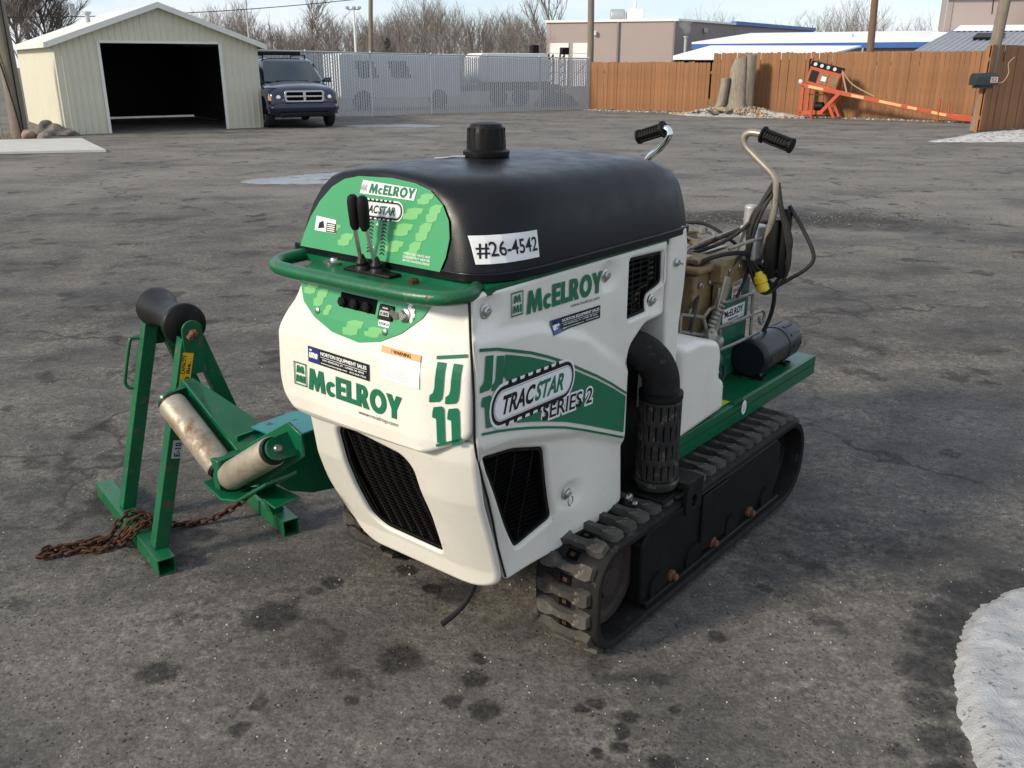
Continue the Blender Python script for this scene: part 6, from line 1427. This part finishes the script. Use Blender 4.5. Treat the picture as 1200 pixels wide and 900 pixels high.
MB().add([(4.6, 7.0, 3.30), (21.5, 3.6, 3.30), (23.1, 6.0, 3.68), (6.1, 9.4, 3.68)], [(0, 1, 2, 3)]).build('roof_snow_strip', 'roof_snow', bD, smooth=0)
MB().loft([[(4.0, 3.3, 2.78), (5.3, 3.0, 2.78), (6.2, 4.5, 3.02), (4.9, 4.8, 3.02)], [(4.0, 3.3, 2.90), (5.3, 3.0, 2.90), (6.2, 4.5, 3.14), (4.9, 4.8, 3.14)]]).build('skylight', 'dark_steel', bD)
bE = thing('tall_mauve_building', 'tall mauve building rising behind the metal roof at the top right', 'building', (26.7, 60, 0))
wallq((0, 0), (14, -3), 0, 6.6).build('wall', 'mauve_wall', bE); wallq((4, 10), (0, 0), 0, 6.6).build('wall', 'mauve_dark', bE); wallq((-.2, -.2), (14, -3.2), 5.36, 5.50, .1).build('ledge', 'mauve_dark', bE)
MB().prism([(0, 0), (1.6, 0), (1.6, 1.4), (-.35, 1.4)], (4.6, -2.1, 3.75), (1, -.2, 0), (0, 0, 1), (.3, .9, 0)).build('canopy', 'pole_brown', bE)

# ------------------------------------------------------------------ steam from the flue
bm = bmesh.new()
for (x, z, s) in ((0, .12, .13), (.05, .35, .22), (-.10, .62, .28), (.12, .85, .30), (-.02, 1.15, .24), (.20, 1.35, .16)):
    ret = bmesh.ops.create_icosphere(bm, subdivisions=3, radius=s)
    for v in ret['verts']: v.co = Vector((v.co.x * 1.1, v.co.y, v.co.z)) * (1 + .5 * noise.noise(v.co * 3 + Vector((x * 9, z * 5, 0)))) + Vector((x, 0, z))
me = bpy.data.meshes.new('steam_plume'); bm.to_mesh(me); bm.free()
so = bpy.data.objects.new('steam_plume', me); COL.objects.link(so); so.location = (9.7, 54, 3.12); so['kind'] = 'stuff'; tag(so, 'small puff of white steam above the flue', 'steam')
rm_ = so.modifiers.new('remesh', 'REMESH'); rm_.mode = 'VOXEL'; rm_.voxel_size = .08
sm = bpy.data.materials.new('steam'); sm.use_nodes = True; nt = sm.node_tree; nt.nodes.remove(nt.nodes['Principled BSDF'])
pv = N(nt, 'ShaderNodeVolumePrincipled'); pv.inputs['Color'].default_value = (.95, .95, .95, 1); pv.inputs['Density'].default_value = .55
L(nt, pv.outputs['Volume'], nt.nodes['Material Output'].inputs['Volume']); me.materials.append(sm)

# ------------------------------------------------------------------ bare trees
def bare(mb, base, hgt, rng, r0, spread=1.0, lev=3, bushy=1.0):
    def seg(p, q, ra, rb):
        a_, s, t = frame(q - p); vs = []
        for b_, r_ in ((p, ra), (q, rb)):
            for k in range(3): an = k * 2.0944; vs.append(b_ + (s * math.cos(an) + t * math.sin(an)) * r_)
        mb.add(vs, [(0, 1, 4, 3), (1, 2, 5, 4), (2, 0, 3, 5)])
    def grow(p, d, ln, r, lv):
        n = 3 if lv > 0 else 2; pts = [p]; dd = d
        for k in range(n):
            dd = (dd + Vector((rng.gauss(0, .13), rng.gauss(0, .13), rng.gauss(.04, .06)))).normalized()
            q = pts[-1] + dd * (ln / n); seg(pts[-1], q, r * (1 - .6 * k / n), r * (1 - .6 * (k + 1) / n)); pts.append(q)
        if lv == 0: return
        kids = int({3: 9, 2: 6, 1: 5}[lv] * bushy)
        for k in range(kids):
            t = .25 + .75 * (k + rng.random()) / kids; i = min(n - 1, int(t * n)); b_ = pts[i] + (pts[i + 1] - pts[i]) * (t * n - i)
            an = rng.random() * 6.283; out = Vector((math.cos(an), math.sin(an), 0)); nd = (dd * .75 + out * spread * rng.uniform(.35, .8) + Vector((0, 0, .12))).normalized()
            grow(b_, nd, ln * rng.uniform(.38, .62) * (1.15 - .5 * t if lv == 3 else 1), max(.008, r * (.42 if lv == 3 else .5)), lv - 1)
    grow(Vector(base), Vector((rng.gauss(0, .04), rng.gauss(0, .04), 1)).normalized(), hgt, r0, lev)
rng = random.Random(77)
mbw = [MB(), MB()]
def px2x(px, Y): return (px - 600) / 1060 * Y * .945
for k in range(260):
    px = rng.uniform(215, 665); Y = rng.uniform(80, 125)
    top = 26 + 9 * math.sin(px * .021) + 8 * math.sin(px * .057 + 1) + rng.uniform(-3, 16)
    hgt = (75 - top) / 1060 * Y * 1.0 + 1.65
    bare(mbw[k % 2], (px2x(px, Y), Y, -.1), hgt * .80, rng, .05 + .03 * rng.random(), .75, 3, .9)
for k in range(110):
    px = rng.uniform(820, 1130); Y = rng.uniform(105, 150)
    top = 28 + 10 * math.sin(px * .03) + rng.uniform(-8, 14); hgt = (75 - top) / 1060 * Y + 1.65
    bare(mbw[k % 2], (px2x(px, Y), Y, -.1), hgt * .80, rng, .07, .75, 3, .7)
tag(mbw[0].build('bare_woodland', 'bark', smooth=0, recalc=False, kind='stuff'), 'belt of brown leafless woodland along the horizon', 'woodland')
tag(mbw[1].build('bare_woodland', 'bark_grey', smooth=0, recalc=False, kind='stuff'), 'greyer leafless trees mixed through the woodland belt', 'woodland')
# low scrub that fills the foot of the wood
mb = MB()
for k in range(420):
    px = rng.uniform(215, 690); Y = rng.uniform(75, 100); bare(mb, (px2x(px, Y), Y, -.1), rng.uniform(1.8, 3.2), rng, .03, 1.2, 2, 1.3)
tag(mb.build('scrub', 'bark', smooth=0, recalc=False, kind='stuff'), 'dense leafless brown scrub below the woodland trees', 'scrub')
def tree(px, Y, hgt, label, m='bark', sp=.8, bushy=1.2):
    o = thing('bare_tree', label, 'tree', (px2x(px, Y), Y, 0)); mb = MB(); rg = random.Random(int(px) + 3); bare(mb, (0, 0, -.1), hgt, rg, .14, sp, 3, bushy)
    nt_ = MB(); nt_.v, nt_.f, nt_.m = mb.v[:18], mb.f[:9], mb.m[:9]
    cr_ = MB(); cr_.v, cr_.f, cr_.m = list(mb.v), mb.f[9:], mb.m[9:]
    nt_.build('trunk', m, o, smooth=0, recalc=False); cr_.build('crown', m, o, smooth=0, recalc=False); return o
tree(28, 62, 6.6, 'dark bushy leafless tree behind the thick wooden pole and garage', 'bark', 1.0, 2.3)
tree(62, 66, 5.6, 'smaller dark leafless tree just left of the garage roof', 'bark', 1.0, 2.2)
tree(655, 95, 7.6, 'tall slender leafless tree left of the mauve building', 'bark_grey', .5, 1.0)
tree(640, 92, 6.2, 'slim leafless tree beside the corner of the mauve building', 'bark_grey', .5, 1.0)
tree(372, 88, 6.3, 'broad leafless tree above the dark blue car', 'bark_grey', .8, 1.2)
ev = thing('evergreen_shrub', 'small dark green conifer before the leafless woodland', 'conifer', (-7.75, 60, 0))
mb = MB(); rg = random.Random(4)
for k in range(1500):
    z = rg.uniform(.9, 3.15); rad = (3.25 - z) * .42 * (1 + .3 * math.sin(z * 9)); an = rg.random() * 6.28; r_ = rad * math.sqrt(rg.random()); c = Vector((r_ * math.cos(an), r_ * math.sin(an), z)); s = rg.uniform(.05, .13); d_ = Vector((math.cos(an), math.sin(an), rg.uniform(-.3, .4))); n_ = Vector((-math.sin(an), math.cos(an), 0))
    mb.add([c - n_ * s * .35, c + n_ * s * .35, c + d_ * s * 1.6], [(0, 1, 2)])
mb.build('crown', 'needle', ev, smooth=0, recalc=False); MB().lathe([(.08, 0), (.05, 1.6)], (0, 0, 0), n=8).build('trunk', 'bark', ev)
